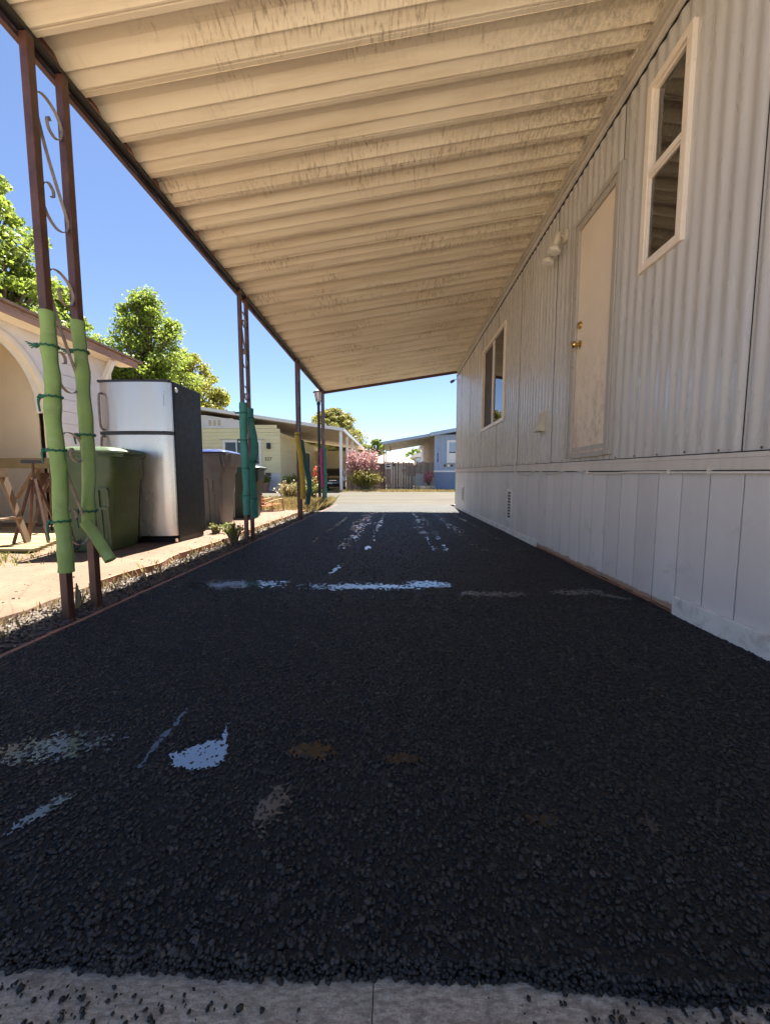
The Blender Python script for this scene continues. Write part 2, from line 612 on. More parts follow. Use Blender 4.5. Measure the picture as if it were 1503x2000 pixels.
M['vinyl'] = mat('cream_vinyl', (.80, .69, .56), .42, .06, 3, dirt=(.42, .33, .24), dirt_amt=.35, dscale=8)
def door_mat():
    n = NT('cream_door')
    c = n.ramp(n.noise(1.4, 5), [(.3, (.72, .59, .45)), (.7, (.79, .66, .52))])
    sx = n.n('ShaderNodeSeparateXYZ')
    n.link(n.g.outputs['Position'], sx.inputs[0])
    low = n.ramp(sx.outputs[2], [(0.9, .8), (1., .0)])
    mr = n.n('ShaderNodeMapRange')
    mr.inputs[1].default_value = 1.9
    mr.inputs[2].default_value = 1.0
    mr.inputs[3].default_value = .05
    n.link(sx.outputs[2], mr.inputs[0])
    d = n.math('MULTIPLY', n.ramp(n.noise(16, 8, .78, (1, 1, .6)), [(.47, 0.), (.68, 1.)]), mr.outputs[0])
    c = n.mix(n.math('MULTIPLY', d, .8), c, (.28, .20, .13))
    n.set(color=c, rough=.5)
    n.bump(n.noise(140, 3), .1, .002)
    return n.m
M['door'] = door_mat()
M['doorframe'] = siding_mat('door_frame_paint', (.37, .33, .28), (.45, .405, .345), .42, .7)
M['brass'] = mat('brass', (.62, .42, .14), .25, .2, 40, metal=1.)
M['glass'] = glass_mat('window_glass', (.5, .53, .49), 2.7)
M['screen'] = mat('insect_screen', (.075, .06, .05), .75, .1, 300, .4, 900)
M['dark_room'] = mat('dark_room', (.10, .085, .07), .9)
M['blind'] = mat('window_blind', (.30, .33, .22), .7, .1)
M['black'] = mat('black_plastic', (.012, .012, .013), .45, .2, 8)
M['cable'] = mat('pale_cable', (.74, .68, .60), .5, .1, 20)
M['steel'] = None
def steel_mat():
    n = NT('brushed_steel')
    c = n.ramp(n.noise(1.5, 3, .6, (1, 1, .15)), [(.3, (.50, .465, .42)), (.7, (.60, .565, .52))])
    c = n.mix(n.ramp(n.noise(60, 3), [(.68, 0.), (.74, .5)]), c, (.3, .27, .24))
    n.set(color=c, rough=n.ramp(n.noise(4, 4, .6, (1, 1, .2)), [(.3, .24), (.7, .38)]), metal=.85)
    h = n.noise(2.2, 2, .4, (1.6, 1, .35))
    h2 = n.noise(900, 2, .5, (1, 1, .02))
    n.bump(n.math('ADD', h, n.math('MULTIPLY', h2, .01)), .25, .05)
    return n.m
M['steel'] = steel_mat()
M['fridge_black'] = mat('black_fridge_side', (.005, .005, .005), .5, .3, 3, .35, 260, spec=.25, dirt=(.014, .013, .012), dirt_amt=.5, dscale=4, bdist=.002)
M['bin_green'] = mat('green_bin_plastic', (.050, .085, .030), .5, .2, 4, .2, 90, dirt=(.14, .15, .08), dirt_amt=.5, dscale=5)
M['bin_dark'] = mat('dark_green_bin_plastic', (.022, .032, .020), .5, .2, 4, .15, 90)
M['bin_grey'] = mat('taupe_bin_plastic', (.17, .17, .165), .5, .15, 4, .15, 120, dirt=(.26, .235, .205), dirt_amt=.5)
M['lid_blue'] = mat('blue_bin_lid', (.02, .035, .13), .35, .15, 4)
M['tyre'] = mat('black_rubber', (.018, .017, .016), .7, .3, 20)
M['white_stucco'] = mat('white_wall', (.66, .63, .61), .8, .07, 2, .25, 60, dirt=(.48, .43, .38), dirt_amt=.35, dscale=3)
M['beige_wall'] = mat('beige_porch_wall', (.66, .55, .40), .8, .07, 2, .15, 60)
M['arch_trim'] = mat('cream_arch_trim', (.74, .64, .48), .6, .06, 3)
M['fascia'] = mat('peeling_fascia', (.34, .20, .14), .75, .3, 6, .4, 50, dirt=(.09, .05, .035), dirt_amt=.9, dscale=12, stretch=(1, .3, 1))
M['shingle'] = mat('roof_edge', (.15, .09, .06), .85, .3, 8, .4, 40)
M['wood'] = mat('weathered_wood', (.30, .20, .125), .8, .3, 5, .4, 40, stretch=(1, 1, .25), piece=.2)
M['lumber'] = mat('yellow_lumber', (.25, .185, .085), .75, .2, 5, .3, 60, piece=.25)
M['lumber_red'] = mat('orange_board', (.42, .13, .045), .7, .2, 6, .2, 60, piece=.15)
M['rust'] = mat('rusty_steel', (.12, .06, .04), .6, .35, 14, .3, 120)
M['fence'] = mat('grey_fence_wood', (.235, .185, .15), .85, .3, 3, .4, 30, stretch=(2, 1, .2), piece=.28, dirt=(.11, .085, .07), dscale=4)
M['yellow'] = mat('yellow_clapboard', (.70, .64, .38), .6, .07, 1.5, .1, 40, piece=.03)
M['yellow2'] = mat('tan_panel', (.58, .46, .24), .7, .06, 1)
M['white'] = mat('white_paint', (.74, .73, .70), .5, .06, 2)
M['white_brick'] = mat('white_painted_plank', (.66, .655, .645), .6, .08, 2, piece=.05)
M['roof_white'] = mat('pale_roof_edge', (.66, .65, .62), .5, .08, 1)
M['soffit'] = mat('soffit_tan', (.47, .40, .31), .6, .1, 2)
M['blue'] = mat('blue_siding', (.28, .355, .48), .55, .08, 2, piece=.06)
M['blue2'] = mat('blue_skirting', (.17, .235, .35), .6, .1, 2)
M['bluepale'] = mat('pale_blue_siding', (.33, .43, .56), .6, .08, 2)
M['awning'] = mat('grey_green_awning', (.30, .32, .30), .5, .08, 2)
M['brownwall'] = mat('brown_board_siding', (.20, .155, .115), .7, .25, 3, stretch=(1, 3, .2), piece=.2)
M['tan_roof'] = mat('tan_roof', (.62, .47, .36), .8, .08, 2)
M['carpaint'] = mat('black_car_paint', (.010, .010, .011), .2, .2, 3, coat=1.)
M['carglass'] = mat('dark_car_glass', (.008, .009, .01), .05, .1, 3)
M['lamp_clear'] = mat('headlight_lens', (.55, .56, .58), .1, .1, 20, metal=.6)
M['chrome'] = mat('chrome', (.7, .7, .7), .12, .05, metal=1.)
M['plate'] = mat('white_plate', (.7, .7, .7), .5, .05)
M['terracotta'] = mat('clay_pot', (.30, .18, .125), .8, .15, 8)
M['stonepale'] = mat('pale_stone', (.45, .39, .30), .85, .2, 5, .4, 40, piece=.2)
M['bark'] = mat('bark', (.10, .075, .055), .9, .3, 8, .6, 30, stretch=(1, 1, .3))
M['twig'] = mat('twig', (.16, .13, .08), .8, .3, 20)
M['frosted'] = mat('frosted_bulb', (.78, .72, .62), .3, .05)
M['cream_metal'] = mat('cream_lamp_metal', (.60, .53, .40), .45, .2, 20, dirt=(.16, .12, .07), dirt_amt=.7, dscale=40)
M['sign_dark'] = mat('sign_ink', (.03, .035, .05), .6, .1)
M['leafA'] = leaf_mat('maple_leaf', (.10, .165, .022), (.215, .29, .04), (.30, .35, .06), .8, .55)
M['leafB'] = leaf_mat('yellow_green_leaf', (.14, .17, .02), (.28, .28, .04), (.37, .35, .07), .6, .5)
M['leafC'] = leaf_mat('willow_leaf', (.13, .145, .03), (.25, .24, .055), (.34, .31, .09), .6, .45)
M['leafRed'] = leaf_mat('plum_leaf', (.24, .06, .07), (.43, .19, .19), (.58, .38, .36), 2.5, .35)
M['leafShrub'] = leaf_mat('shrub_leaf', (.075, .095, .018), (.22, .20, .03), (.36, .30, .05), 3., .35)
M['leafWeed'] = leaf_mat('weed_leaf', (.10, .15, .03), (.21, .25, .05), (.32, .30, .09), 5., .4)
M['dry'] = leaf_mat('dry_grass', (.23, .165, .055), (.33, .25, .09), (.42, .33, .15), 4., .3)
M['leafSucc'] = leaf_mat('succulent_leaf', (.07, .13, .02), (.16, .23, .04), (.25, .28, .06), 12., .3)
M['litter'] = leaf_mat('leaf_litter', (.06, .04, .025), (.12, .083, .05), (.21, .165, .115), 20., .1)
M['red_flower'] = leaf_mat('red_flower', (.62, .03, .015), (.75, .08, .02), (.80, .20, .04), 9., .3)
M['pink_flower'] = leaf_mat('pink_flower', (.20, .02, .04), (.45, .10, .14), (.65, .40, .40), 7., .3)
M['gravel'] = mat('gravel', (.095, .075, .057), .85, .5, 60, .3, 200)
M['edging'] = mat('red_edging_board', (.30, .14, .085), .85, .3, 12, .5, 60, dirt=(.07, .05, .04), dirt_amt=.7, dscale=16)

# ------------------------------------------------------------------ the setting
mb = MB(); mb.add([(-300, -60, -.06), (300, -60, -.06), (300, 600, -.06), (-300, 600, -.06)], [(0, 1, 2, 3)])
struct('ground', mb, M['far_ground'])

XW = 1.50          # face of the grey home
XE = -1.585        # left edge of the driveway
YA, YB = .516, 8.28
def front_edge(x):
    return YA + .0015 * math.sin(x * 9) + .005 * fbm(x, 3.3, 11) - .016 * math.exp(-((x - .46) / .17) ** 2)
def drive_z(x, y):
    z = .006 * fbm(x, y, 1.6, 3)
    return z
def drive_pt(x, y):
    t = (y - YA) / (YB - YA)
    yy = y + (front_edge(x) - YA) * (1 - t) ** 8
    return (x, yy, drive_z(x, yy))
g = grid(XE, XW - .01, 62, YA, YB, 156, drive_pt)
# lip down to the concrete along the near edge
k0 = len(g.v)
xs = [XE + (XW - .01 - XE) * i / 62 for i in range(63)]
lip = [(x, front_edge(x) - .006, -.03) for x in xs]
g.v += [Vector(p) for p in lip]
g.f += [(k0 + i, k0 + i + 1, i + 1, i) for i in range(62)]
struct('driveway', g, M['asphalt'], True)

# concrete pad behind the asphalt edge (two pours with a joint)
for x0, x1 in ((-9.0, -.0305), (-.029, 9.0)):
    g = grid(x0, x1, 40, -14, .56, 110, lambda x, y: -.022 + .002 * fbm(x, y, 5))  # pale pad runs on unseen behind the camera to bounce sun in
    struct('concrete_pad', g, M['concrete'])
g = grid(-1.9, 1.49, 12, YB, 10.62, 12, lambda x, y: (x - (.0 if x > 1.5 else 0) - (.25 * ((y - YB) / 2.3) ** 2 if x < -1.8 else 0), y, -.004 + .002 * fbm(x, y, 2)))
struct('driveway_apron', g, M['apron'])
g = grid(-70, 70, 100, 10.6, 20.6, 30, lambda x, y: -.012 + .006 * fbm(x, y, .5))
struct('road', g, M['road'])
# yard and path on the left: real step down to the soil strip
def led(y): return -2.0 - .05 * fbm(.3, y, 2.1) - .03 * max(0, 1 - abs(y - 2.2))
def path_pt(x, y):
    t = (x + 3.6) / 1.6
    xx = x + (led(y) + 2.0) * t ** 3
    return (xx, y, .022 + .012 * fbm(x, y, 1.2) + (-.018 * max(0, t - .93) / .07 if t > .93 else 0))
g = grid(-3.6, -2.0, 40, -2, 10.3, 200, path_pt)
k0 = len(g.v)
ny = 200
edge_idx = [j * 41 + 40 for j in range(ny + 1)]
g.v += [Vector((g.v[i].x + .012 + .008 * fbm(1, g.v[i].y, 9), g.v[i].y, -.05)) for i in edge_idx]
g.f += [(edge_idx[j], edge_idx[j + 1], k0 + j + 1, k0 + j) for j in range(ny)]
struct('path', g, M['path'], True)
g = grid(-16, -3.55, 60, -2, 10.5, 60, lambda x, y: .016 + .02 * fbm(x, y, .9) - (.0 if x < -3.7 else .004))
struct('yard', g, M['yard'], True)
g = grid(-2.12, XE + .01, 24, -2, 10.3, 300, lambda x, y: -.030 + .016 * fbm(x, y, 6) + .012 * fbm(x, y, 20, 2))
struct('soil_strip', g, M['soil'], True)

# ------------------------------------------------------------------ loose stones of the asphalt
def stone_field(n, y0, y1, r0, r1, fall=0.):
    x = rng.uniform(XE + .005, XW - .02, n)
    y = rng.uniform(y0, y1, n) if not fall else y0 + (y1 - y0) * rng.uniform(0, 1, n) ** fall
    ok = np.abs(x) < .55 + 1.05 * y
    x, y = x[ok], y[ok]
    n = len(x)
    fe = np.array([front_edge(a) for a in x])
    y = np.maximum(y, fe + .002 + rng.uniform(0, .02, n) * (y < fe + .004))
    r_ = r0 + (r1 - r0) * rng.uniform(0, 1, n) ** 2.2
    z = np.array([drive_z(a, b) for a, b in zip(x, y)]) + r_ * .12
    return np.stack([x, y, z], 1), r_
p1, r1_ = stone_field(84000, YA, 2.1, .0026, .0068)
p2, r2_ = stone_field(25000, 2.1, 8.26, .0040, .0085, 1.8)
ne = 4200
ex = rng.uniform(XE + .3, XW - .1, ne)
ef = np.array([front_edge(a) for a in ex])
et = rng.uniform(0, 1, ne)
er = rng.uniform(.003, .0065, ne)
pe = np.stack([ex, ef - .010 + .013 * et + rng.normal(0, .002, ne), -.021 + .022 * et], 1)
p1 = np.vstack([p1, pe]); r1_ = np.concatenate([r1_, er])
o = place('asphalt_stones', stones('asphalt_stones', np.vstack([p1, p2]), np.concatenate([r1_, r2_]), M['stone'], .68, True, .16))
tag(o, kind='stuff', label='coarse black stones bound in the fresh asphalt surface', cat='asphalt')
# crumbs scattered on the concrete pad
n = 900
cl = rng.choice([-1.0, -.45, .42, .56, .7], n, p=[.1, .22, .24, .16, .28])
cx = cl + rng.normal(0, .13, n)
cy = .49 - np.abs(rng.normal(0, .06, n))
cr = .0012 + .0038 * rng.uniform(0, 1, n) ** 2
o = place('asphalt_crumbs', stones('asphalt_crumbs', np.stack([cx, cy, np.full(n, -.02) + cr * .4], 1), cr, M['stone'], .8))
tag(o, kind='stuff', label='loose black asphalt crumbs scattered on the concrete pad', cat='crumbs')
# gravel and leaf litter in the strip
n = 5200
gx = rng.uniform(-2.02, -1.63, n); gy = rng.uniform(.6, 10.2, n) ; gy[:3000] = rng.uniform(1.0, 4.5, 3000)
gz = np.array([-.030 + .016 * fbm(a, b, 6) + .012 * fbm(a, b, 20, 2) for a, b in zip(gx, gy)])
gr = .004 + .012 * rng.uniform(0, 1, n) ** 3
o = place('gravel', stones('gravel', np.stack([gx, gy, gz + gr * .3], 1), gr, M['gravel'], .6, False))
tag(o, kind='stuff', label='brown gravel and soil lumps in the planting strip', cat='gravel')
n = 3800
gx = rng.uniform(-2.03, -1.62, n); gy = rng.uniform(.8, 10, n); gy[:2300] = rng.uniform(1.0, 5, 2300)
gz = np.array([-.022 + .016 * fbm(a, b, 6) for a, b in zip(gx, gy)]) + rng.uniform(.0, .02, n)
o = place('leaf_litter', leaves(np.stack([gx, gy, gz], 1), .03, M['litter'], 'leaf_litter', 2., .35))
tag(o, kind='stuff', label='dry leaf litter lying along the planting strip', cat='leaf litter')
n = 900
gx = rng.uniform(-3.5, -2.06, n); gy = rng.uniform(1.2, 9, n)
gr = .003 + .007 * rng.uniform(0, 1, n) ** 3
o = place('pebbles', stones('pebbles', np.stack([gx, gy, np.full(n, .024)], 1), gr, M['gravel'], .6, False))
tag(o, kind='stuff', label='small pebbles and debris on the reddish path', cat='pebbles')

# ------------------------------------------------------------------ puddles and wet films on the asphalt
def puddle(name, x0, x1, y0, y1, cell, field, m, z=.0035, label=None):
    nx = int((x1 - x0) / cell); nyy = int((y1 - y0) / cell)
    F = np.array([[field(x0 + (i) * cell, y0 + (j) * cell) for i in range(nx + 1)] for j in range(nyy + 1)])
    idx = {}; V = []; Fc = []
    def vid(i, j):
        if (i, j) not in idx:
            idx[(i, j)] = len(V)
            px, py = x0 + i * cell, y0 + j * cell
            V.append((px + cell * .5 * fbm(px, py, 90, 1), py + cell * .5 * fbm(py, px, 90, 1), drive_z(px, py) + z * .84))
        return idx[(i, j)]
    for j in range(nyy):
        for i in range(nx):
            c = [F[j, i] > 0, F[j, i + 1] > 0, F[j + 1, i + 1] > 0, F[j + 1, i] > 0]
            q = [(i, j), (i + 1, j), (i + 1, j + 1), (i, j + 1)]
            if all(c): Fc.append([vid(*a) for a in q])
            elif sum(c) == 3: Fc.append([vid(*a) for a, k in zip(q, c) if k])
    if not Fc: return
    mbb = MB(); mbb.v = [Vector(p) for p in V]; mbb.f = [tuple(f) for f in Fc]
    o = mbb.build(name, m)
    o['kind'] = 'structure'
    if label: o['label'] = label
def ell(x, y, cx, cy, a, b, rot=0.):
    dx, dy = x - cx, y - cy
    c, s = math.cos(rot), math.sin(rot)
    u, w = (dx * c + dy * s) / a, (-dx * s + dy * c) / b
    return 1 - math.hypot(u, w)
nz = lambda x, y, s=40, o=3: fbm(x, y, s, o)
POLY = [(-.588, .925), (-.552, .886), (-.495, .874), (-.443, .885), (-.432, .93), (-.447, .965), (-.487, 1.052), (-.478, .985), (-.51, .975), (-.548, .948)]
def pdist(x, y, poly):
    d, ins = 9., False
    for i in range(len(poly)):
        (ax, ay), (bx_, by_) = poly[i - 1], poly[i]
        ux, uy = bx_ - ax, by_ - ay
        t = max(0., min(1., ((x - ax) * ux + (y - ay) * uy) / (ux * ux + uy * uy)))
        d = min(d, math.hypot(x - ax - t * ux, y - ay - t * uy))
        if (ay > y) != (by_ > y) and x < ax + (y - ay) / (by_ - ay) * ux: ins = not ins
    return d if ins else -d
puddle('puddle', -.64, -.40, .84, 1.09, .0035, lambda x, y: pdist(x, y, POLY) / .02 + .35 * nz(x, y, 60) + .55 * nz(x, y, 160), M['water'], .0040, 'clear puddle mirroring the blue sky')
puddle('puddle', -.70, -.58, .86, 1.14, .004, lambda x, y: ell(x, y, -.643, 1.0, .013, .14, .03) - .12 + .7 * nz(x, y, 22) + .4 * nz(x, y, 90) - .15, M['water_dim'], .0033)
puddle('puddle', -1.12, -.74, .86, 1.04, .005, lambda x, y: ell(x, y, -.93, .945, .17, .065, .25) + .4 * nz(x, y, 30) + .9 * nz(x, y, 120) - .12, M['wet'], .0028)
puddle('puddle', -.84, -.68, .69, .83, .004, lambda x, y: ell(x, y, -.76, .76, .018, .062, -.45) + .35 * nz(x, y, 45) + .7 * nz(x, y, 130), M['wet'], .0032)
puddle('puddle', -.36, -.18, .70, .85, .004, lambda x, y: ell(x, y, -.268, .775, .04, .065, -.2) + .4 * nz(x, y, 50) + .9 * nz(x, y, 130) - .1, M['damp'], .0026)
puddle('puddle', -.31, -.13, .89, 1.01, .004, lambda x, y: ell(x, y, -.215, .948, .065, .032, -.1) + .4 * nz(x, y, 35) + .5 * nz(x, y, 120), M['water_dim'], .0036)
puddle('puddle', -.06, .11, .88, .98, .004, lambda x, y: ell(x, y, .025, .925, .06, .025, 0) + .5 * nz(x, y, 40) + .5 * nz(x, y, 120) - .2, M['water_dim'], .0033)
puddle('puddle', .24, .62, .70, .82, .004, lambda x, y: max(ell(x, y, .31, .757, .05, .03), ell(x, y, .53, .752, .045, .03)) + .6 * nz(x, y, 38) + .6 * nz(x, y, 120) - .35, M['water_dim'], .0026)
puddle('puddle', -1.48, -.72, 2.38, 2.70, .009, lambda x, y: ell(x, y, -1.1, 2.53, .36, .11, 0) + .5 * nz(x, y, 16) + 1.0 * nz(x, y, 60) - .02, M['wet'], .0038)
puddle('puddle', -.66, .42, 2.34, 2.72, .009, lambda x, y: max(ell(x, y, -.2, 2.49, .42, .075, .03), ell(x, y, .22, 2.56, .16, .1)) + .5 * nz(x, y, 16) + 1.0 * nz(x, y, 60) - .02, M['wet'], .0042)
puddle('puddle', .4, .95, 2.25, 2.45, .009, lambda x, y: ell(x, y, .6, 2.35, .26, .06) + .5 * nz(x, y, 16) + 1.0 * nz(x, y, 60) - .05, M['damp'], .0036)
puddle('puddle', .85, 1.45, 2.2, 2.6, .009, lambda x, y: max(ell(x, y, 1.15, 2.41, .2, .075, .1), ell(x, y, 1.3, 2.33, .13, .04, -.6)) + .45 * nz(x, y, 16) + 1.0 * nz(x, y, 60) - .1, M['damp'], .0034)
puddle('puddle', -.75, -.35, 2.75, 3.2, .012, lambda x, y: ell(x, y, -.47, 2.98, .03, .2, -.1) + .8 * nz(x, y, 18) - .3, M['wet'], .004)
for cx, w in ((-.52, .16), (-.25, .05), (.39, .08), (.52, .05), (.84, .12), (1.2, .03), (-.9, .05)):
    puddle('wet_track', cx - .3, cx + .3, 3.8, 8.2, .014,
           lambda x, y, cx=cx, w=w: 1 - abs(x - cx + .02 * (y - 5.5) * (1 if cx > .6 else -1 if cx < 0 else 0)) / w - abs(y - 6.4) * .22 + .9 * fbm(x * 3, y, 3.2, 2, cx) + 1.6 * fbm(x * 2.2, y, 16, 3, cx) - .65, M['wet'], .0046)

# ------------------------------------------------------------------ carport
def roof_z(x): return 2.80 + (x + 1.72) * .145
carport = thing('carport', 'long carport with ribbed cream metal roof on brown paired posts', 'carport', (XE, 5, 0))
co = (XE, 5, 0)
PER = .286
def pan_mesh():
    prof = [(0, 0), (.004, .050), (.010, .056), (.108, .056), (.118, .051), (.158, .016), (.165, .0125), (.170, .020), (.176, .024), (.186, .022), (.222, .005), (.234, .001), (.240, -.003), (.248, -.003), (.252, .004), (.257, .004), (.261, 0), (PER - .001, 0)]
    bm = MB()
    xs_ = [-1.72 + (1.475 + 1.72) * i / 10 for i in range(11)]
    top = [(y, z + .003) for y, z in prof][::-1]
    rings = []
    for x in xs_:
        rings.append([(x, y, roof_z(x) + z) for y, z in prof + top])
    bm.loft(rings)
    return bm
pm = pan_mesh()
pm.o = Vector((0, 0, 0))
pme = pm.mesh('roof_pan', M['pan'], True, 25)
k = 0
Y0R = 1.40  # near roof edge, set back out of view so more sun bounces in
NP = int((9.44 - Y0R) / PER)
for i in range(NP):
    o = place('roof_pan', pme, carport, (-co[0], Y0R + i * PER - co[1], rng.uniform(-.002, .002)))
YR1 = Y0R + NP * PER
b = MB(co)
b.box(-1.765, -1.738, Y0R - .02, YR1 + .03, 2.742, 2.748).box(-1.765, -1.757, Y0R - .02, YR1 + .03, 2.7485, 2.875)
c2 = MB(co); c2.box(-1.7375, -1.698, Y0R - .02, YR1 + .03, 2.772, 2.797).build('channel_shade', M['black'], carport)  # black box drawn as the shaded hollow inside the beam
b.box(-1.7645, -1.70, Y0R - .02, YR1 + .03, 2.8755, 2.881)
b.build('beam', M['beam'], carport)
b = MB(co)
for x0, x1 in ((-1.755, 1.47),):
    b.add([(x0, YR1 + .004, roof_z(x0) - .062), (x1, YR1 + .004, roof_z(x1) - .062), (x1, YR1 + .004, roof_z(x1) + .07), (x0, YR1 + .004, roof_z(x0) + .07),
           (x0, YR1 + .022, roof_z(x0) - .062), (x1, YR1 + .022, roof_z(x1) - .062), (x1, YR1 + .022, roof_z(x1) + .07), (x0, YR1 + .022, roof_z(x0) + .07)],
          [(0, 1, 2, 3), (7, 6, 5, 4), (0, 4, 5, 1), (1, 5, 6, 2), (2, 6, 7, 3), (3, 7, 4, 0)])
b.build('end_fascia', M['beam'], carport)
# ledger trim along the home: three stepped strips
b = MB(co)
b.box(1.462, 1.492, Y0R - .02, YR1 + .03, 3.215, 3.30).box(1.446, 1.4615, Y0R - .02, YR1 + .03, 3.245, 3.275)
b.build('ledger', M['ledger'], carport)
b = MB(co)
b.box(1.478, 1.4995, -1.0, 9.56, 3.165, 3.2135).box(1.470, 1.4775, -1.0, 9.56, 3.170, 3.186)
b.build('ledger_trim', M['trim'], carport)
b = MB(co); b.box(1.4885, 1.4998, -1.0, 9.56, 3.154, 3.1645).build('trim_dark_strip', M['groove_shade'], carport)  # thin dark strip just below the ledger trim

SC = [(.55, .845), (.47, .865), (.42, .83), (.48, .775), (.68, .745), (.90, .775), (1, .86), (.84, .945), (.5, .995), (.18, .985), (.0, .91), (.03, .82), (.3, .58), (.62, .36), (.9, .19), (1., .10), (.85, .02), (.5, 0), (.15, .07), (.0, .18), (.08, .28), (.3, .325), (.47, .29), (.47, .24), (.38, .235)]
def scroll_mesh(gap, h):
    bm = MB()
    pts = catmull([(0, u * gap, v * h) for u, v in SC], 5)
    bm.ribbon(pts, .016, .003)
    return bm.mesh('scroll', M['scroll'], True, 60)
TW = .040
def upright(y, zb):
    bm = MB()
    bm.bbox(-TW / 2, TW / 2, -TW / 2, TW / 2, zb, 2.770, .004)
    bm.lathe([(.034, zb - .002), (.034, zb + .012), (.026, zb + .03)], n=10)
    return bm.mesh('post', M['brown'], False)
PX = -1.715
pairs = [(1.925, 2.115), (4.37, 4.56), (6.81, 7.0), (9.17, 9.36)]
smesh = scroll_mesh(pairs[0][1] - pairs[0][0] - TW, .60)
posts = {}
um = upright(0, -.045)
for pi, (ya, yb) in enumerate(pairs):
    for y in (ya, yb):
        posts[y] = place('post', um, carport, (PX - co[0], y - co[1], 0))
    for z in ((1.98, 1.17, .36) if pi < 3 else (1.98, 1.2)):
        place('scroll', smesh, posts[ya], (0, TW / 2, z))

# ------------------------------------------------------------------ foam noodles tied round the posts
def noodle(name, label, pts, r, m, ties=(), group=None, seam=True, tail=True, hole=True):
    c = Vector(pts[0])
    t = thing(name, label, 'pool noodle', (c.x, c.y, pts[-1][2]), 0, group)
    org = (c.x, c.y, pts[-1][2])
    P = catmull(pts, 8)
    b = MB(org)
    b.tube(P, [r * (1 + .03 * math.sin(i * .9)) for i in range(len(P))], 20)
    b.v = [v_ + Vector((mnoise.noise(v_ * 9 + c), mnoise.noise(v_ * 9 + c * 2), 0)) * .0055 for v_ in b.v]
    b.build('foam_tube', m, t, True, 50)
    if seam:
        sb = MB(org)
        sb.tube([p + Vector((r * .985, r * .12, 0)) for p in P], .0018, 5)
        sb.v = [v_ + Vector((mnoise.noise(v_ * 9 + c), mnoise.noise(v_ * 9 + c * 2), 0)) * .0055 for v_ in sb.v]
        sb.build('slit', M['rope'] if m is not M['noodle_yellow'] else M['wood'], t)
    for j, (zt, side) in enumerate(ties):
        # point on the path at height zt
        q = min(P, key=lambda p: abs(p.z - zt))
        rb = MB(org)
        tilt = random.uniform(-.12, .12)
        ring = [(q.x + (r + .004) * math.cos(a), q.y + (r + .004) * math.sin(a), zt + tilt * r * math.cos(a + .5) + .003 * math.sin(9 * a)) for a in [2 * math.pi * k / 22 for k in range(23)]]
        for ph in (0, math.pi):
            tw = []
            for k, p in enumerate(catmull(ring, 3)):
                a = k * .8 + ph
                tw.append((p.x + .0025 * math.cos(a), p.y + .0025 * math.sin(a), p.z + .003 * math.sin(a)))
            rb.tube(tw, .0036, 5)
        kx, ky = q.x + side * (r + .010), q.y - r * .55
        for _ in range(5):
            d = Vector((random.uniform(-1, 1), random.uniform(-1, 1), random.uniform(-1, 1))) * .010
            rb.tube(catmull([(kx - d.x, ky - d.y, zt - d.z), (kx + d.y, ky + d.z, zt + d.x), (kx + d.x, ky + d.y, zt + d.z)], 3), .0048, 5)
        if tail and j != 0:
            L = random.uniform(.04, .10)
            rb.tube(catmull([(kx, ky, zt), (kx + side * .009, ky - .004, zt - L * .4), (kx + side * .003, ky - .006, zt - L)], 4), .0045, 6)
            rb.tube(catmull([(kx, ky, zt), (kx + side * .014, ky, zt - L * .2), (kx + side * .008, ky - .004, zt - L * .65)], 4), .0045, 6)
        elif tail:
            for e in range(4):
                rb.tube([(kx, ky, zt), (kx + side * (.03 + .006 * e), ky - .003 * e, zt - .012 + .009 * e)], .003, 5)
        rb.build('rope_tie', M['rope'], t, True)
    return t
g1 = 'foam noodles tied to carport posts'
ya, yb = pairs[0]
yf = ya - .012
noodle('pool_noodle', 'thick bent light green foam noodle tied round the nearest carport post', [(PX + .016, yf, 1.53), (PX + .018, yf - .006, 1.36), (PX + .026, yf - .01, 1.2), (PX + .016, yf - .012, 1.05), (PX + .024, yf - .016, .85), (PX + .038, yf - .018, .72), (PX + .018, yf - .014, .55), (PX + .030, yf - .012, .38), (PX + .022, yf - .012, .24)],
       .034, M['noodle_green'], ((1.365, -1), (1.12, -1), (.86, -1), (.50, -1)), g1)
yf = yb - .012
noodle('pool_noodle', 'slimmer light green foam noodle with four dark rope ties, next to the thick bent one', [(PX + .012, yf, 1.56), (PX + .016, yf, 1.3), (PX + .020, yf - .004, 1.05), (PX + .024, yf - .004, .85), (PX + .014, yf - .006, .66), (PX + .004, yf - .012, .46)],
       .0325, M['noodle_green'], ((1.40, -1), (.955, -1), (.54, -1)), g1)
t = thing('pool_noodle', 'short broken off light green noodle end sticking out above the path', 'pool noodle', (PX + .02, yf - .05, .2), 0, g1)
b = MB((PX + .02, yf - .05, .2))
b.tube(catmull([(PX + .012, yf - .042, .478), (PX + .040, yf - .045, .442), (PX + .09, yf - .055, .375), (PX + .160, yf - .07, .272)], 6), .0285, 20)
b.build('foam_tube', M['noodle_green'], t, True, 50)
ya, yb = pairs[1]
yf = ya - .01
noodle('pool_noodle', 'straight teal foam noodle on the second post pair, split at its foot', [(PX + .010, yf, 1.565), (PX + .005, yf, 1.3), (PX + .012, yf - .005, 1.0), (PX + .02, yf - .005, .7), (PX + .014, yf, .45), (PX + .014, yf, .30)], .041, M['noodle_teal'], ((1.45, -1), (1.15, -1), (.83, -1), (.52, -1)), g1)
yf = yb - .01
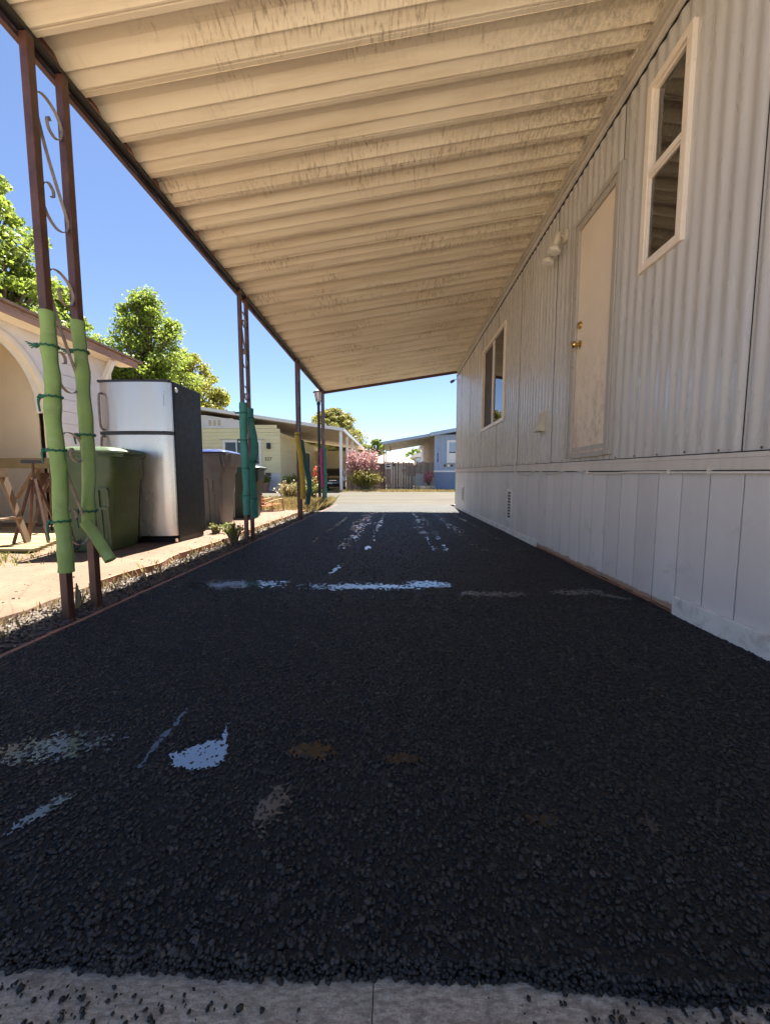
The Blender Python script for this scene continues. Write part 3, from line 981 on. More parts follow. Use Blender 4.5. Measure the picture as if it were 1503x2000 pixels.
noodle('pool_noodle', 'bowed teal foam noodle beside the straight one on the second post pair', [(PX + .012, yf, 1.535), (PX + .014, yf, 1.40), (PX + .05, yf - .006, 1.2), (PX + .062, yf - .006, 1.05), (PX + .018, yf - .006, .86), (PX + .028, yf - .006, .6), (PX + .03, yf, .40), (PX + .035, yf, .25)], .040, M['noodle_teal'], ((1.42, -1), (.92, 1), (.48, -1)), g1, tail=False)
ya, yb = pairs[2]
noodle('pool_noodle', 'faded yellow foam noodle tied to the third post pair', [(PX + .002, ya - .03, 1.52), (PX + .01, ya - .03, 1.4), (PX + .05, ya - .03, 1.1), (PX + .075, ya - .03, .8), (PX + .085, ya - .03, .5), (PX + .08, ya - .03, .35)], .043, M['noodle_yellow'], ((1.48, -1),), g1, tail=False)
noodle('pool_noodle', 'dark blue teal foam noodle bulging out behind the yellow one', [(PX + .02, yb - .02, 1.40), (PX + .07, yb - .02, 1.1), (PX + .135, yb - .02, .80), (PX + .16, yb - .02, .60), (PX + .14, yb - .02, .42), (PX + .115, yb - .02, .24)], .042, M['noodle_blue'], (), g1)
ya, yb = pairs[3]
noodle('pool_noodle', 'magenta foam noodle on the farthest carport post', [(PX - .012, ya - .04, 1.42), (PX - .02, ya - .04, 1.1), (PX - .01, ya - .04, .8), (PX - .002, ya - .04, .52)], .040, M['noodle_pink'], ((1.3, -1), (1.0, -1)), g1, tail=False)
noodle('pool_noodle', 'pale teal foam noodle against the magenta one on the farthest post', [(PX + .052, ya - .03, 1.45), (PX + .055, ya - .03, 1.0), (PX + .06, ya - .03, .5), (PX + .055, ya - .03, .16)], .036, M['noodle_teal'], ((1.3, 1), (.8, 1)), g1, tail=False)

# edging along the driveway and path
ed = thing('driveway_edging', 'low reddish wooden edging boards along the left side of the driveway', 'edging', (XE - .012, 3, 0))
yy = .3
while yy < 9.6:
    L = random.uniform(1.7, 2.5)
    bm = MB((XE - .012, 3, 0))
    n = 14
    P = [(XE - .014 + .006 * fbm(1, yy + L * q / n, 3), yy + L * q / n, -.018 + .004 * fbm(2, yy + L * q / n, 5)) for q in range(n + 1)]
    bm.ribbon([(p[0], p[1], p[2] - .012) for p in P], .024, .060)
    bm.build('board', M['edging'], ed)
    yy += L + random.uniform(.005, .03)
ed = thing('path_edging', 'dark weathered boards edging the raised reddish path', 'edging', (-2.0, 6, 0))
yy = 2.45
while yy < 9.6:
    L = random.uniform(1.0, 1.9)
    bm = MB((-2.0, 6, 0))
    n = 10
    bm.ribbon([(led(yy + L * q / n) + .022, yy + L * q / n, -.012 + .004 * fbm(5, yy + L * q / n, 4)) for q in range(n + 1)], .02, .075)
    bm.build('board', M['edging'], ed)
    yy += L + random.uniform(.01, .05)
# pale lump of old concrete near the first post
t = MB((-1.83, 1.62, -.03))
ico_ = bmesh.new()
V0, F0 = ico()
bm = bmesh.new(); bmesh.ops.create_icosphere(bm, subdivisions=3, radius=1); bm.verts.index_update()
t.add([(-1.83 + v.co.x * .07 * (1 + .25 * fbm(v.co.x, v.co.y, 2, 3, v.co.z)), 1.62 + v.co.y * .2, -.035 + v.co.z * .035 * (1 + .3 * fbm(v.co.y, v.co.x, 3))) for v in bm.verts], [tuple(v.index for v in f.verts) for f in bm.faces])
bm.free()
tag(t.build('concrete_lump', M['stonepale'], None, True), 'pale smooth concrete lump half buried in the soil before the first post', 'rubble')
t.o = Vector((0, 0, 0))

# ------------------------------------------------------------------ grey mobile home on the right
HY0, HY1 = -1.0, 9.56
HO = (XW, 4, 0)
home = thing('mobile_home', 'long grey mobile home with ribbed metal siding beside the driveway', 'mobile home', HO)
def belt(y): return .755 + .0150 * (y - 1.6)         # underside of the belt trim
TOPZ = 3.30
W1 = (2.15, 2.50, 1.955, 3.0)      # y0,y1,z0,z1 opening incl. frame
W2 = (5.42, 6.77, 1.51, 2.85)
DR = (2.72, 3.41, .885, 2.78)
openings = [(W1[0] + .03, W1[1] - .03, W1[2] + .03, W1[3] - .03), (W2[0] + .03, W2[1] - .03, W2[2] + .03, W2[3] - .03), (DR[0] + .03, DR[1] - .03, DR[2] + .02, DR[3] - .03)]
seams = [HY0, -.30, .71, 1.72, 2.76, 3.78, 4.80, 5.82, 6.84, 7.86, 8.88, HY1]
for a, bnd in zip(seams[:-1], seams[1:]):
    mbp = MB(HO)
    ys_ = [a + .0015]
    step = .0100
    while ys_[-1] + step < bnd - .004: ys_.append(ys_[-1] + step)
    ys_.append(bnd - .0015)
    # put exact opening edges in
    for (o0, o1, z0, z1) in openings:
        for e in (o0, o1):
            if a < e < bnd: ys_.append(e)
    ys_ = sorted(set(round(y, 4) for y in ys_))
    wave = lambda y: XW - .0045 + 0.0038 * math.cos(2 * math.pi * (y - a) / .0845) if (y - a > .02 and bnd - y > .02) else XW + .001
    for y0, y1 in zip(ys_[:-1], ys_[1:]):
        mid = (y0 + y1) / 2
        spans = [(min(belt(y0), belt(y1)) + .06, TOPZ)]
        for (o0, o1, z0, z1) in openings:
            if o0 <= mid <= o1:
                spans = [(spans[0][0], z0), (z1, TOPZ)]
        for s0, s1 in spans:
            if s1 - s0 < .01: continue
            mbp.add([(wave(y0), y0, s0), (wave(y1), y1, s0), (wave(y1), y1, s1), (wave(y0), y0, s1)], [(0, 3, 2, 1)])
    bm_ = mbp
    me = bpy.data.meshes.new('siding_panel')
    me.from_pydata([tuple(p) for p in bm_.v], [], bm_.f)
    b2 = bmesh.new(); b2.from_mesh(me); bmesh.ops.remove_doubles(b2, verts=b2.verts[:], dist=.0004); b2.to_mesh(me); b2.free()
    me.polygons.foreach_set('use_smooth', [True] * len(me.polygons))
    me.materials.append(M['siding'])
    o = place('siding_panel', me, home)
for sm in seams[1:-1]:
    spans = [(belt(sm) + .076, 3.16)]
    for (o0, o1, z0, z1) in ((W1), (W2), (DR)):
        if o0 - .01 <= sm <= o1 + .01: spans = [(spans[0][0], z0 - .002), (z1 + .002, 3.16)]
    for s0, s1 in spans:
        if s1 - s0 < .05: continue
        b = MB(HO); b.box(XW - .0015, XW + .004, sm - .0016, sm + .0016, s0, s1); b.build('seam', M['groove_shade'], home)
# interior wall lining, back, floor, roof and ends (a closed body)
b = MB(HO)
b.box(XW + .012, XW + .020, HY0, 2.18, .5, TOPZ)
b.box(XW + .012, XW + .020, 3.39, 5.45, .5, TOPZ).box(XW + .012, XW + .020, 6.74, HY1 - .001, .5, TOPZ).box(XW + .012, XW + .020, 2.47, 2.75, .5, TOPZ)
b.box(XW + .012, XW + .020, 2.18, 2.47, .5, 1.985).box(XW + .012, XW + .020, 2.18, 2.47, 2.97, TOPZ)
b.box(XW + .012, XW + .020, 5.45, 6.74, .5, 1.54).box(XW + .012, XW + .020, 5.45, 6.74, 2.82, TOPZ).box(XW + .012, XW + .020, 2.75, 3.39, 2.75, TOPZ).box(XW + .012, XW + .020, 2.75, 3.39, .5, .9)
b.box(5.3, 5.31, HY0, HY1, .0, TOPZ).box(XW + .02, 5.3, HY0 + .01, HY1 - .012, .60, .62)
b.build('inner_wall', M['dark_room'], home)
b = MB(HO)
b.box(XW + .002, 5.32, HY1 - .010, HY1, .03, TOPZ).build('end_wall', M['siding'], home); b = MB(HO); b.box(XW + .002, 5.32, HY0 - .01, HY0 - .001, .03, TOPZ)
b.build('end_wall', M['siding'], home)
b = MB(HO)
b.box(XW - .02, 5.4, HY0 - .05, HY1 + .02, TOPZ + .003, TOPZ + .06)
b.build('roof', M['roof_white'], home)
# corner trim
b = MB(HO); b.box(XW - .014, XW + .03, HY1 - .012, HY1 + .004, .04, TOPZ); b.build('corner_trim', M['trim'], home)
# belt trim: two stepped strips following the home's slight lean
b = MB(HO)
def strip(b, x0, x1, zo0, zo1, y0=HY0, y1=HY1 + .006):
    b.add([(x0, y0, belt(y0) + zo0), (x1, y0, belt(y0) + zo0), (x1, y0, belt(y0) + zo1), (x0, y0, belt(y0) + zo1),
           (x0, y1, belt(y1) + zo0), (x1, y1, belt(y1) + zo0), (x1, y1, belt(y1) + zo1), (x0, y1, belt(y1) + zo1)],
          [(0, 1, 2, 3), (7, 6, 5, 4), (0, 4, 5, 1), (1, 5, 6, 2), (2, 6, 7, 3), (3, 7, 4, 0)])
strip(b, XW - .026, XW + .002, 0, .052)
strip(b, XW - .019, XW + .001, .0535, .074)
b.build('belt_trim', M['trim'], home)
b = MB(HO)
strip(b, XW - .0115, XW + .0005, -.008, -.0005)  # solid dark strip drawn as the shadow line under the belt
b.build('belt_dark_line', M['groove_shade'], home)
b = MB(HO)
strip(b, XW - .0125, XW + .0005, .0745, .080)  # solid dark line along the belt's upper edge
b.build('belt_dark_line', M['groove_shade'], home)
# skirt: separate planks over a dark backing
b = MB(HO)
b.box(XW + .006, XW + .014, HY0, HY1 - .015, 0, .90)
b.build('skirt_backing', M['groove_shade'], home)
PL = .1795
n = int((HY1 - HY0) / PL)
for i in range(n + 1):
    y0 = HY0 + i * PL
    y1 = min(y0 + PL - .0085, HY1 - .013)
    if y1 - y0 < .03: continue
    bm = MB(HO)
    z1 = belt(y0) + .012
    bm.bbox(XW - .008 + rng.uniform(-.0012, .0012), XW + .0055, y0, y1, .012 + rng.uniform(-.004, .006), z1, .002)
    bm.build('skirt_plank', M['skirt'], home)
# base boards
b = MB(HO); b.bbox(XW - .030, XW - .0095, HY0, 2.03, -.002, .098, .003); o = b.build('base_board', M['whiteboard'], home); o['label'] = 'off white base board at the near end'
b = MB(HO); b.bbox(XW - .026, XW - .0095, 4.04, 9.60, .0, .066, .003); b.build('base_board', M['whiteboard'], home)
b = MB(HO)
for k in range(16):
    y0 = 2.05 + k * .124
    b.box(XW - .014 - .004 * random.random(), XW - .0096, y0, y0 + .12, -.01, .008 + .010 * random.random())
b.build('sill_strip', M['edging'], home)
# skirt vents
for yc, z0, z1, w in ((5.03, .165, .585, .20), (8.45, .20, .56, .2)):
    bm = MB(HO)
    bm.box(XW - .020, XW - .0085, yc - w / 2, yc - w / 2 + .035, z0, z1).box(XW - .020, XW - .0085, yc + w / 2 - .035, yc + w / 2, z0, z1)
    bm.box(XW - .0195, XW - .0085, yc - w / 2 + .0351, yc + w / 2 - .0351, z0, z0 + .04).box(XW - .0195, XW - .0085, yc - w / 2 + .0351, yc + w / 2 - .0351, z1 - .04, z1)
    v = bm.build('skirt_vent', M['whiteboard'], home)
    for k in range(9):
        zz = z0 + .045 + k * (z1 - z0 - .09) / 8.5
        s_ = MB(HO); s_.box(XW - .0165, XW - .0088, yc - w / 2 + .036, yc + w / 2 - .036, zz, zz + (z1 - z0) * .045)
        s_.build('louvre', M['groove_shade'], v)
# windows
def frame(b, x0, x1, y0, y1, z0, z1, w):
    b.bbox(x0, x1, y0, y0 + w, z0, z1, .004).bbox(x0, x1, y1 - w, y1, z0, z1, .004)
    b.bbox(x0 + .0012, x1, y0 + w - .002, y1 - w + .002, z0, z0 + w, .004).bbox(x0 + .0012, x1, y0 + w - .002, y1 - w + .002, z1 - w, z1, .004)
    return b
def window1():
    y0, y1, z0, z1 = W1
    b = MB(HO); frame(b, XW - .026, XW + .03, y0, y1, z0, z1, .042)
    w = b.build('window', M['vinyl'], home)
    b = MB(HO); frame(b, XW - .010, XW + .03, y0 + .042, y1 - .042, 2.50, z1 - .042, .014); b.build('sash', M['vinyl'], w)
    b = MB(HO); frame(b, XW - .018, XW + .02, y0 + .042, y1 - .042, z0 + .042, 2.475, .013)
    b.bbox(XW - .022, XW + .02, y0 + .042, y1 - .042, 2.476, 2.512, .003)
    b.build('sash', M['vinyl'], w)
    b = MB(HO); b.box(XW + .010, XW + .013, y0 + .055, y1 - .055, 2.513, z1 - .055); b.build('pane', M['glass'], w)
    b = MB(HO); b.box(XW - .004, XW - .001, y0 + .055, y1 - .055, z0 + .055, 2.470); b.build('pane', M['glass'], w)
    b = MB(HO)
    for k in range(16):
        zz = z0 + .05 + k * .028
        b.box(XW + .05, XW + .0515, y0 + .03, y1 - .03, zz, zz + .026)
    b.build('blind', M['blind'], w)
def window2():
    y0, y1, z0, z1 = W2
    b = MB(HO); frame(b, XW - .024, XW + .03, y0, y1, z0, z1, .05)
    w = b.build('window', M['vinyl'], home)
    ym = 6.06
    b = MB(HO); b.bbox(XW - .018, XW + .03, ym - .022, ym + .022, z0 + .048, z1 - .048, .003); b.build('mullion', M['vinyl'], w)
    b = MB(HO); b.box(XW + .004, XW + .007, y0 + .049, ym - .022, z0 + .049, z1 - .049); b.build('pane', M['glass'], w)
    b = MB(HO); b.box(XW + .020, XW + .023, ym + .022, y1 - .049, z0 + .049, z1 - .049); b.build('insect_screen', M['screen'], w)
    b = MB(HO)
    for k in range(40):
        zz = z0 + .06 + k * .031
        b.box(XW + .06, XW + .0615, y0 + .03, ym, zz, zz + .027)
    b.build('blind', M['blind'], w)
window1(); window2()
# door
y0, y1, z0, z1 = DR
b = MB(HO)
b.bbox(XW - .030, XW + .03, y0, y0 + .075, z0, z1, .004).bbox(XW - .030, XW + .03, y1 - .105, y1, z0, z1, .004)
b.bbox(XW - .0285, XW + .03, y0 + .0745, y1 - .1045, z1 - .085, z1 - .001, .004)
b.bbox(XW - .036, XW + .03, y0 + .0745, y1 - .1045, z0 - .004, z0 + .034, .003)
b.bbox(XW - .042, XW - .031, y1 - .05, y1 - .004, z0 + .002, z1 - .002, .004).bbox(XW - .042, XW - .031, y0 + .004, y0 + .04, z0 + .002, z1 - .002, .004).bbox(XW - .040, XW - .0295, y0 + .05, y1 - .05, z1 - .040, z1 - .004, .004)
dfr = b.build('door_frame', M['doorframe'], home)
b = MB(HO); b.bbox(XW - .012, XW + .025, y0 + .077, y1 - .107, z0 + .037, z1 - .087, .003); dr = b.build('door', M['door'], home)
b = MB(HO); b.box(XW - .016, XW - .0125, y0 + .085, y1 - .115, z0 + .050, z0 + .085).build('kick_strip', M['doorframe'], dr)
kx, ky, kz = XW - .012, y1 - .107 - .055, 1.795
b = MB(HO); b.M = Matrix.Translation((kx, ky, kz)) @ Matrix.Rotation(-math.pi / 2, 4, 'Y')
b.lathe([(.033, 0), (.033, .006), (.014, .010), (.012, .030), (.026, .040), (.030, .052), (.026, .064), (.012, .068)], n=18)
b.M = None; b.build('knob', M['brass'], dr, True, 35)
b = MB(HO); b.M = Matrix.Translation((kx, ky, kz + .15)) @ Matrix.Rotation(-math.pi / 2, 4, 'Y')
b.lathe([(.030, 0), (.028, .012), (.020, .020), (.010, .022)], n=18)
b.M = None; b.build('deadbolt', M['brass'], dr, True, 35)
# screws on trims
b = MB(HO)
for yq, zq in [(y1 - .085, z0 + q) for q in (.12, .75, 1.3, 1.72)] + [(y0 + .15, z1 - .05), (y0 + .4, z1 - .05)]:
    b.M = Matrix.Translation((XW - .0305, yq, zq)) @ Matrix.Rotation(-math.pi / 2, 4, 'Y'); b.lathe([(.006, 0), (.004, .002)], n=8)
for q in range(40):
    yq = 1.2 + q * .21
    if DR[0] - .05 < yq < DR[1] + .05: continue
    b.M = Matrix.Translation((XW - .0095, yq, belt(yq) + .088 + .006 * random.random())) @ Matrix.Rotation(-math.pi / 2, 4, 'Y'); b.lathe([(.006, 0), (.004, .003)], n=8)
b.M = None; b.build('screws', M['rust'], home)
# dryer vent hood
vh = MB(HO)
vy, vz = 4.0, 1.285
vh.prism([(XW - .008, vz + .10), (XW - .012, vz + .10), (XW - .085, vz - .075), (XW - .085, vz - .095), (XW - .078, vz - .095), (XW - .012, vz + .08)], 'Y', vy - .07, vy + .07)
for s_ in (-.07, .066):
    vh.prism([(XW - .009, vz + .0985), (XW - .009, vz - .095), (XW - .0825, vz - .0945), (XW - .0825, vz - .077)], 'Y', vy + s_ + .0005, vy + s_ + .004)
v = vh.build('vent_hood', M['cream_metal'], home)
vb = MB(HO); vb.box(XW - .0095, XW - .0085, vy - .085, vy + .085, vz - .11, vz + .115); vb.build('vent_plate', M['trim'], v)
vb = MB(HO); vb.box(XW - .065, XW - .058, vy - .06, vy + .06, vz - .09, vz - .03); vb.build('vent_flap', M['black'], v)
# cable: runs under the belt, sags, climbs a seam
cb = [(XW - .0145, 4.80, 1.22), (XW - .0145, 4.80, .98), (XW - .033, 4.79, .86), (XW - .033, 4.72, .79), (XW - .02, 4.5, .757), (XW - .02, 4.25, .775), (XW - .02, 4.08, .805), (XW - .02, 3.85, .768), (XW - .02, 3.55, .772), (XW - .02, 3.3, .79), (XW - .02, 3.0, .762), (XW - .02, 2.7, .755), (XW - .02, 2.4, .757), (XW - .02, 2.15, .752), (XW - .02, 1.8, .746), (XW - .02, 1.2, .737), (XW - .02, .4, .725)]
b = MB((XW, 3, .75)); b.tube(catmull(cb, 6), .0065, 6)
ct = thing('cable', 'pale cable clipped below the belt trim of the grey home', 'cable', (XW, 3, .75))
b.build('wire', M['cable'], ct, True)
for q in (3.02, 2.13, 1.86):
    b = MB((XW, 3, .75)); b.box(XW - .028, XW - .009, q - .006, q + .006, .735 + .006 * (q - 1), .765 + .006 * (q - 1)); b.build('clip', M['cable'], ct)
# wall light with two spot holders
ly, lz = 3.60, 2.83
wlt = thing('wall_light', 'small cream twin spotlight on the wall beside the door', 'wall light', (XW, ly, lz))
b = MB((XW, ly, lz)); b.M = Matrix.Translation((XW - .009, ly, lz)) @ Matrix.Rotation(-math.pi / 2, 4, 'Y'); b.lathe([(.055, 0), (.055, .012), (.04, .022), (.016, .026)], n=20); b.M = None
b.build('base', M['cream_metal'], wlt, True, 40)
for s_, (dy, dz, dx) in enumerate(((-.02, -.085, -.085), (.14, -.13, -.075))):
    b = MB((XW, ly, lz))
    p0 = Vector((XW - .03, ly, lz)); p1 = Vector((XW + dx, ly + dy, lz + dz * .2)); ax = Vector((-.25, .1, -1)).normalized()
    b.tube(catmull([p0, (p0 + p1) / 2 + Vector((-.01, 0, .015)), p1], 4), .011, 8)
    b.tube([p1 + Vector((0, 0, .035)) , p1 + ax * .02, p1 + ax * .06, p1 + ax * .075], [.022, .028, .030, .034], 14)
    a = b.build('lamp_holder', M['cream_metal'], wlt, True, 40)
    b = MB((XW, ly, lz)); b.tube([p1 + ax * .07, p1 + ax * .085, p1 + ax * .105, p1 + ax * .125, p1 + ax * .129], [.022, .034, .052, .056, .045], 18)
    b.build('bulb', M['frosted'], a, True, 40)
# corner camera
sc_ = thing('security_camera', 'tiny dark security camera at the far top corner of the grey home', 'camera', (XW - .02, 9.57, 3.08))
b = MB((XW - .02, 9.57, 3.08)); b.tube([(XW - .015, 9.57, 3.12), (XW - .05, 9.575, 3.085), (XW - .085, 9.58, 3.08)], .008, 6); b.build('bracket', M['black'], sc_)
b = MB((XW - .02, 9.57, 3.08)); b.tube([(XW - .07, 9.55, 3.085), (XW - .09, 9.57, 3.075), (XW - .15, 9.62, 3.045)], [.02, .034, .034], 12); b.build('housing', M['black'], sc_, True)

# ------------------------------------------------------------------ refrigerator on the path
FO = (-2.715, 4.33, .02)
fr = thing('refrigerator', 'used stainless steel top freezer refrigerator with black sides on the path', 'refrigerator', FO)
fx0, fx1, fy0, fy1, fz0, fz1 = -3.10, -2.335, 4.065, 4.66, .07, 1.735
b = MB(FO); b.bbox(fx0, fx1, fy0 + .012, fy1, fz0, fz1, .008); b.build('cabinet', M['fridge_black'], fr)
b = MB(FO); b.box(fx0 + .02, fx1 - .02, fy0 + .05, fy1 - .02, .022, fz0 - .001).build('plinth', M['black'], fr)
for q in (fx0 + .05, fx1 - .05):
    b = MB(FO); b.lathe([(.018, .02), (.022, .03), (.022, .068)], (q, fy0 + .03, 0), 10); b.build('foot', M['chrome'], fr)
def fdoor(z0, z1):
    b = MB(FO)
    n = 14
    poly = []
    for i in range(n + 1):
        u = i / n
        x = fx0 + .006 + (fx1 - fx0 - .012) * u
        bow = .030 * (1 - (2 * u - 1) ** 2) + .022 * min(1, min(u, 1 - u) * 14)
        poly.append((x, fy0 - .018 - bow))
    poly += [(fx1 - .006, fy0 + .010), (fx0 + .006, fy0 + .010)]
    b.prism(poly, 'Z', z0, z1)
    return b.build('door', M['steel'], fr, True, 30)
d1 = fdoor(1.212, 1.712)
d2 = fdoor(.105, 1.172)
for z0, z1 in ((1.174, 1.210), (1.714, 1.740)):
    b = MB(FO); b.bbox(fx0 + .004, fx1 - .004, fy0 - .052, fy0 + .011, z0, z1, .004); b.build('door_cap', M['black'], fr)
for d_, z0, z1 in ((d1, 1.23, 1.60), (d2, .62, 1.155)):
    b = MB(FO)
    hx = fx0 + .045
    b.tube(catmull([(hx, fy0 - .03, z0), (hx, fy0 - .085, z0 + .02), (hx, fy0 - .095, (z0 + z1) / 2), (hx, fy0 - .085, z1 - .02), (hx, fy0 - .03, z1)], 6), .011, 10)
    b.build('handle', M['scroll'], d_, True)
b = MB(FO); b.M = Matrix.Translation((fx1 + .0005, 4.14, 1.655)) @ Matrix.Rotation(math.pi / 2, 4, 'Y'); b.lathe([(.026, 0), (.024, .004)], n=18); b.M = None; b.build('round_sticker', M['white'], fr)
b = MB(FO); b.bbox(fx1 - .075, fx1 - .055, fy0 - .062, fy0 - .045, 1.60, 1.615, .002).box(fx1 - .067, fx1 - .064, fy0 - .060, fy0 - .056, 1.47, 1.60); b.build('hook', M['chrome'], fr)

# ------------------------------------------------------------------ wheeled bins
def rr(hx, hy, r_, z, cx=0, cy=0, n=4):
    out = []
    for sx_, sy_, a0 in ((1, 1, 0), (-1, 1, 90), (-1, -1, 180), (1, -1, 270)):
        for k in range(n + 1):
            a = R(a0 + 90 * k / n)
            out.append((cx + sx_ * (hx - r_) + r_ * math.cos(a), cy + sy_ * (hy - r_) + r_ * math.sin(a), z))
    return out
def wheeled_bin(label, loc, rotz, d, w, h, bm_, lm, lip='tabs', txt=False):
    t = thing('wheeled_bin', label, 'bin', loc, rotz, 'wheeled bins beside the refrigerator')
    hx, hy = d / 2, w / 2
    b = MB()
    # lower body tapers, a step out near the top of the front, rim
    rings = [rr(hx * .74, hy * .80, .05, .012, -.02), rr(hx * .76, hy * .82, .06, .04, -.02), rr(hx * .83, hy * .89, .06, h * .45, -.012), rr(hx * .86, hy * .92, .06, h * .66, -.006),
             rr(hx * .94, hy * .935, .06, h * .71, .006), rr(hx * .97, hy * .96, .06, h * .90, .0), rr(hx * 1.02, hy * 1.01, .06, h * .905, .0), rr(hx * 1.02, hy * 1.01, .06, h * .93, .0)]
    b.loft(rings)
    body = b.build('body', bm_, t, True, 35)
    # side panels and grip pocket on both sides
    for s_ in (-1, 1):
        def fy(z):  # side face at height z
            return s_ * (hy * (.82 + .10 * min(1, z / (h * .66))))
        b = MB()
        zb, zt = .06, h * .60
        x0, x1 = -hx * .12, hx * .22
        b.loft([[(x0, fy(zb) - s_ * .01, zb), (x1, fy(zb) - s_ * .01, zb), (x1, fy(zt) - s_ * .01, zt), ((x0 + x1) / 2, fy(zt) - s_ * .01, zt + .025), (x0, fy(zt) - s_ * .01, zt)],
                [(x0 + .012, fy(zb) + s_ * .012, zb + .01), (x1 - .012, fy(zb) + s_ * .012, zb + .01), (x1 - .012, fy(zt) + s_ * .012, zt - .012), ((x0 + x1) / 2, fy(zt) + s_ * .012, zt + .01), (x0 + .012, fy(zt) + s_ * .012, zt - .012)]])
        b.build('rib', bm_, body)
        b = MB()
        x0, x1 = hx * .38, hx * .72
        za, zc = h * .42, h * .60
        f1, f2 = fy(za), fy(zc)
        b.beam((x0, f1 + s_ * .004, za), (x1, f1 + s_ * .004, za), .03, .022).beam((x0, f2 + s_ * .004, zc), (x1, f2 + s_ * .004, zc), .03, .016)
        b.beam((x0, f1 + s_ * .004, za + .0115), (x0, f2 + s_ * .004, zc - .0085), .016, .026).beam((x1, f1 + s_ * .004, za + .0115), (x1, f2 + s_ * .004, zc - .0085), .016, .026)
        b.beam((x0 + .01, fy(.05) + s_ * .0, .07), (x0 + .01, f1 + s_ * .003, za - .0115), .016, .02).beam((x1 - .01, fy(.05) + s_ * .0, .07), (x1 - .01, f1 + s_ * .003, za - .0115), .016, .02)
        b.build('grip_pocket', bm_, body)
    # lid: domed, overhanging
    b = MB()
    hz = h * .93
    L = [rr(hx * 1.07, hy * 1.05, .05, hz + .001, .01), rr(hx * 1.08, hy * 1.06, .05, hz + .022, .01), rr(hx * 1.02, hy * 1.0, .06, hz + .040, .005), rr(hx * .8, hy * .8, .08, hz + .062, -.01), rr(hx * .35, hy * .4, .06, hz + .070, -.02)]
    b.loft(L)
    if lip == 'tabs':
        for k in range(3):
            b.bbox(hx * .55 + k * .012, hx * 1.16, -hy * 1.09 + .0, -hy * .6, hz - .03 + k * .016, hz - .022 + k * .016, .003)
    lid = b.build('lid', lm, t, True, 35)
    if lip == 'flare':
        b = MB()
        b.loft([[(hx * .95, -hy * .98, hz - .19), (hx * 1.22, -hy * .8, hz - .19), (hx * 1.22, hy * .8, hz - .19), (hx * .95, hy * .98, hz - .19)],
                [(hx * .7, -hy * 1.06, hz - .005), (hx * 1.36, -hy * .95, hz - .005), (hx * 1.36, hy * .95, hz - .005), (hx * .7, hy * 1.06, hz - .005)],
                [(hx * .7, -hy * 1.08, hz), (hx * 1.38, -hy * .97, hz), (hx * 1.38, hy * .97, hz), (hx * .7, hy * 1.08, hz)]])
        for k in range(3):
            b.beam((hx * (.86 + .16 * k), -hy * (1.02 - .05 * k), hz - .175), (hx * (.78 + .2 * k), -hy * (1.075 - .03 * k), hz - .012), .018, .022)
        b.build('front_flare', bm_, body)
    # hinge handle at the back
    b = MB(); b.tube(catmull([(-hx * .95, -hy * .8, hz - .02), (-hx * 1.2, -hy * .8, hz - .0), (-hx * 1.22, 0, hz), (-hx * 1.2, hy * .8, hz), (-hx * .95, hy * .8, hz - .02)], 5), .014, 8)
    b.build('handle', bm_, t, True)
    for s_ in (-1, 1):
        b = MB(); b.lathe([(.05, -.03), (.115, -.032), (.125, -.02), (.125, .02), (.115, .032), (.05, .03)], (-hx * .86, s_ * hy * .72, .128), 24, 'Y')
        wh = b.build('wheel', M['tyre'], t, True, 35)
        b = MB(); b.lathe([(.05, -.0355), (.05, .0355)], (-hx * .86, s_ * hy * .72, .128), 16, 'Y'); b.build('hub', bm_, wh)
    if txt:
        me = text_mesh('▲ 64', .05, M['white'], .0008)
        o = place('stencil', me, body, (-hx * .36, -hy * .915 - .0035, h * .70), (R(90), 0, 0))
    return t
wheeled_bin('olive green wheeled bin with ribbed lid tabs in front of the refrigerator', (-2.86, 3.74, .02), R(4), .50, .55, 1.0, M['bin_green'], M['bin_green'], 'tabs')
wheeled_bin('taupe wheeled bin with dark blue lid behind the refrigerator', (-2.80, 5.85, .02), R(2), .62, .62, 1.14, M['bin_grey'], M['lid_blue'], 'flare')
wheeled_bin('dark green wheeled bin half hidden behind the taupe one', (-2.72, 6.95, .02), R(6), .60, .58, .93, M['bin_dark'], M['bin_dark'], 'none')

# ------------------------------------------------------------------ white house with the arched porch
WX = -5.4
WO = (WX, 5, 0)
wh = thing('white_house', 'white house with a cream arched porch and peeling brown eave at left', 'house', WO)
def eave(y): return 2.90
# wall with arched opening: polygon strips
b = MB(WO)
ac, ar, asp, aH = 5.08, .82, 1.72, .98       # centre y, half width, spring height, rise
def arch_z(y):
    u = abs(y - ac) / ar
    return -1 if u >= 1 else asp + aH * math.sqrt(max(0, 1 - u * u))
ys_ = sorted(set([1.5, ac - ar, ac + ar, 7.3] + [ac - ar + 2 * ar * i / 40 for i in range(41)] + [1.5 + i * .3 for i in range(9)] + [6.2 + i * .3 for i in range(4)]))
for y0, y1 in zip(ys_[:-1], ys_[1:]):
    mid = (y0 + y1) / 2
    if abs(mid - ac) < ar:
        b.add([(WX, y0, max(arch_z(y0), asp)), (WX, y1, max(arch_z(y1), asp)), (WX, y1, eave(y1)), (WX, y0, eave(y0))], [(0, 1, 2, 3)])
        b.add([(WX, y0, max(arch_z(y0), asp)), (WX, y1, max(arch_z(y1), asp)), (WX - .12, y1, max(arch_z(y1), asp)), (WX - .12, y0, max(arch_z(y0), asp))], [(0, 1, 2, 3)])
    else:
        b.add([(WX, y0, .0), (WX, y1, .0), (WX, y1, eave(y1)), (WX, y0, eave(y0))], [(0, 1, 2, 3)])
b.box(WX - 4.5, WX - .0, 7.3, 7.31, 0, 2.9)
b.build('wall', M['white_stucco'], wh)
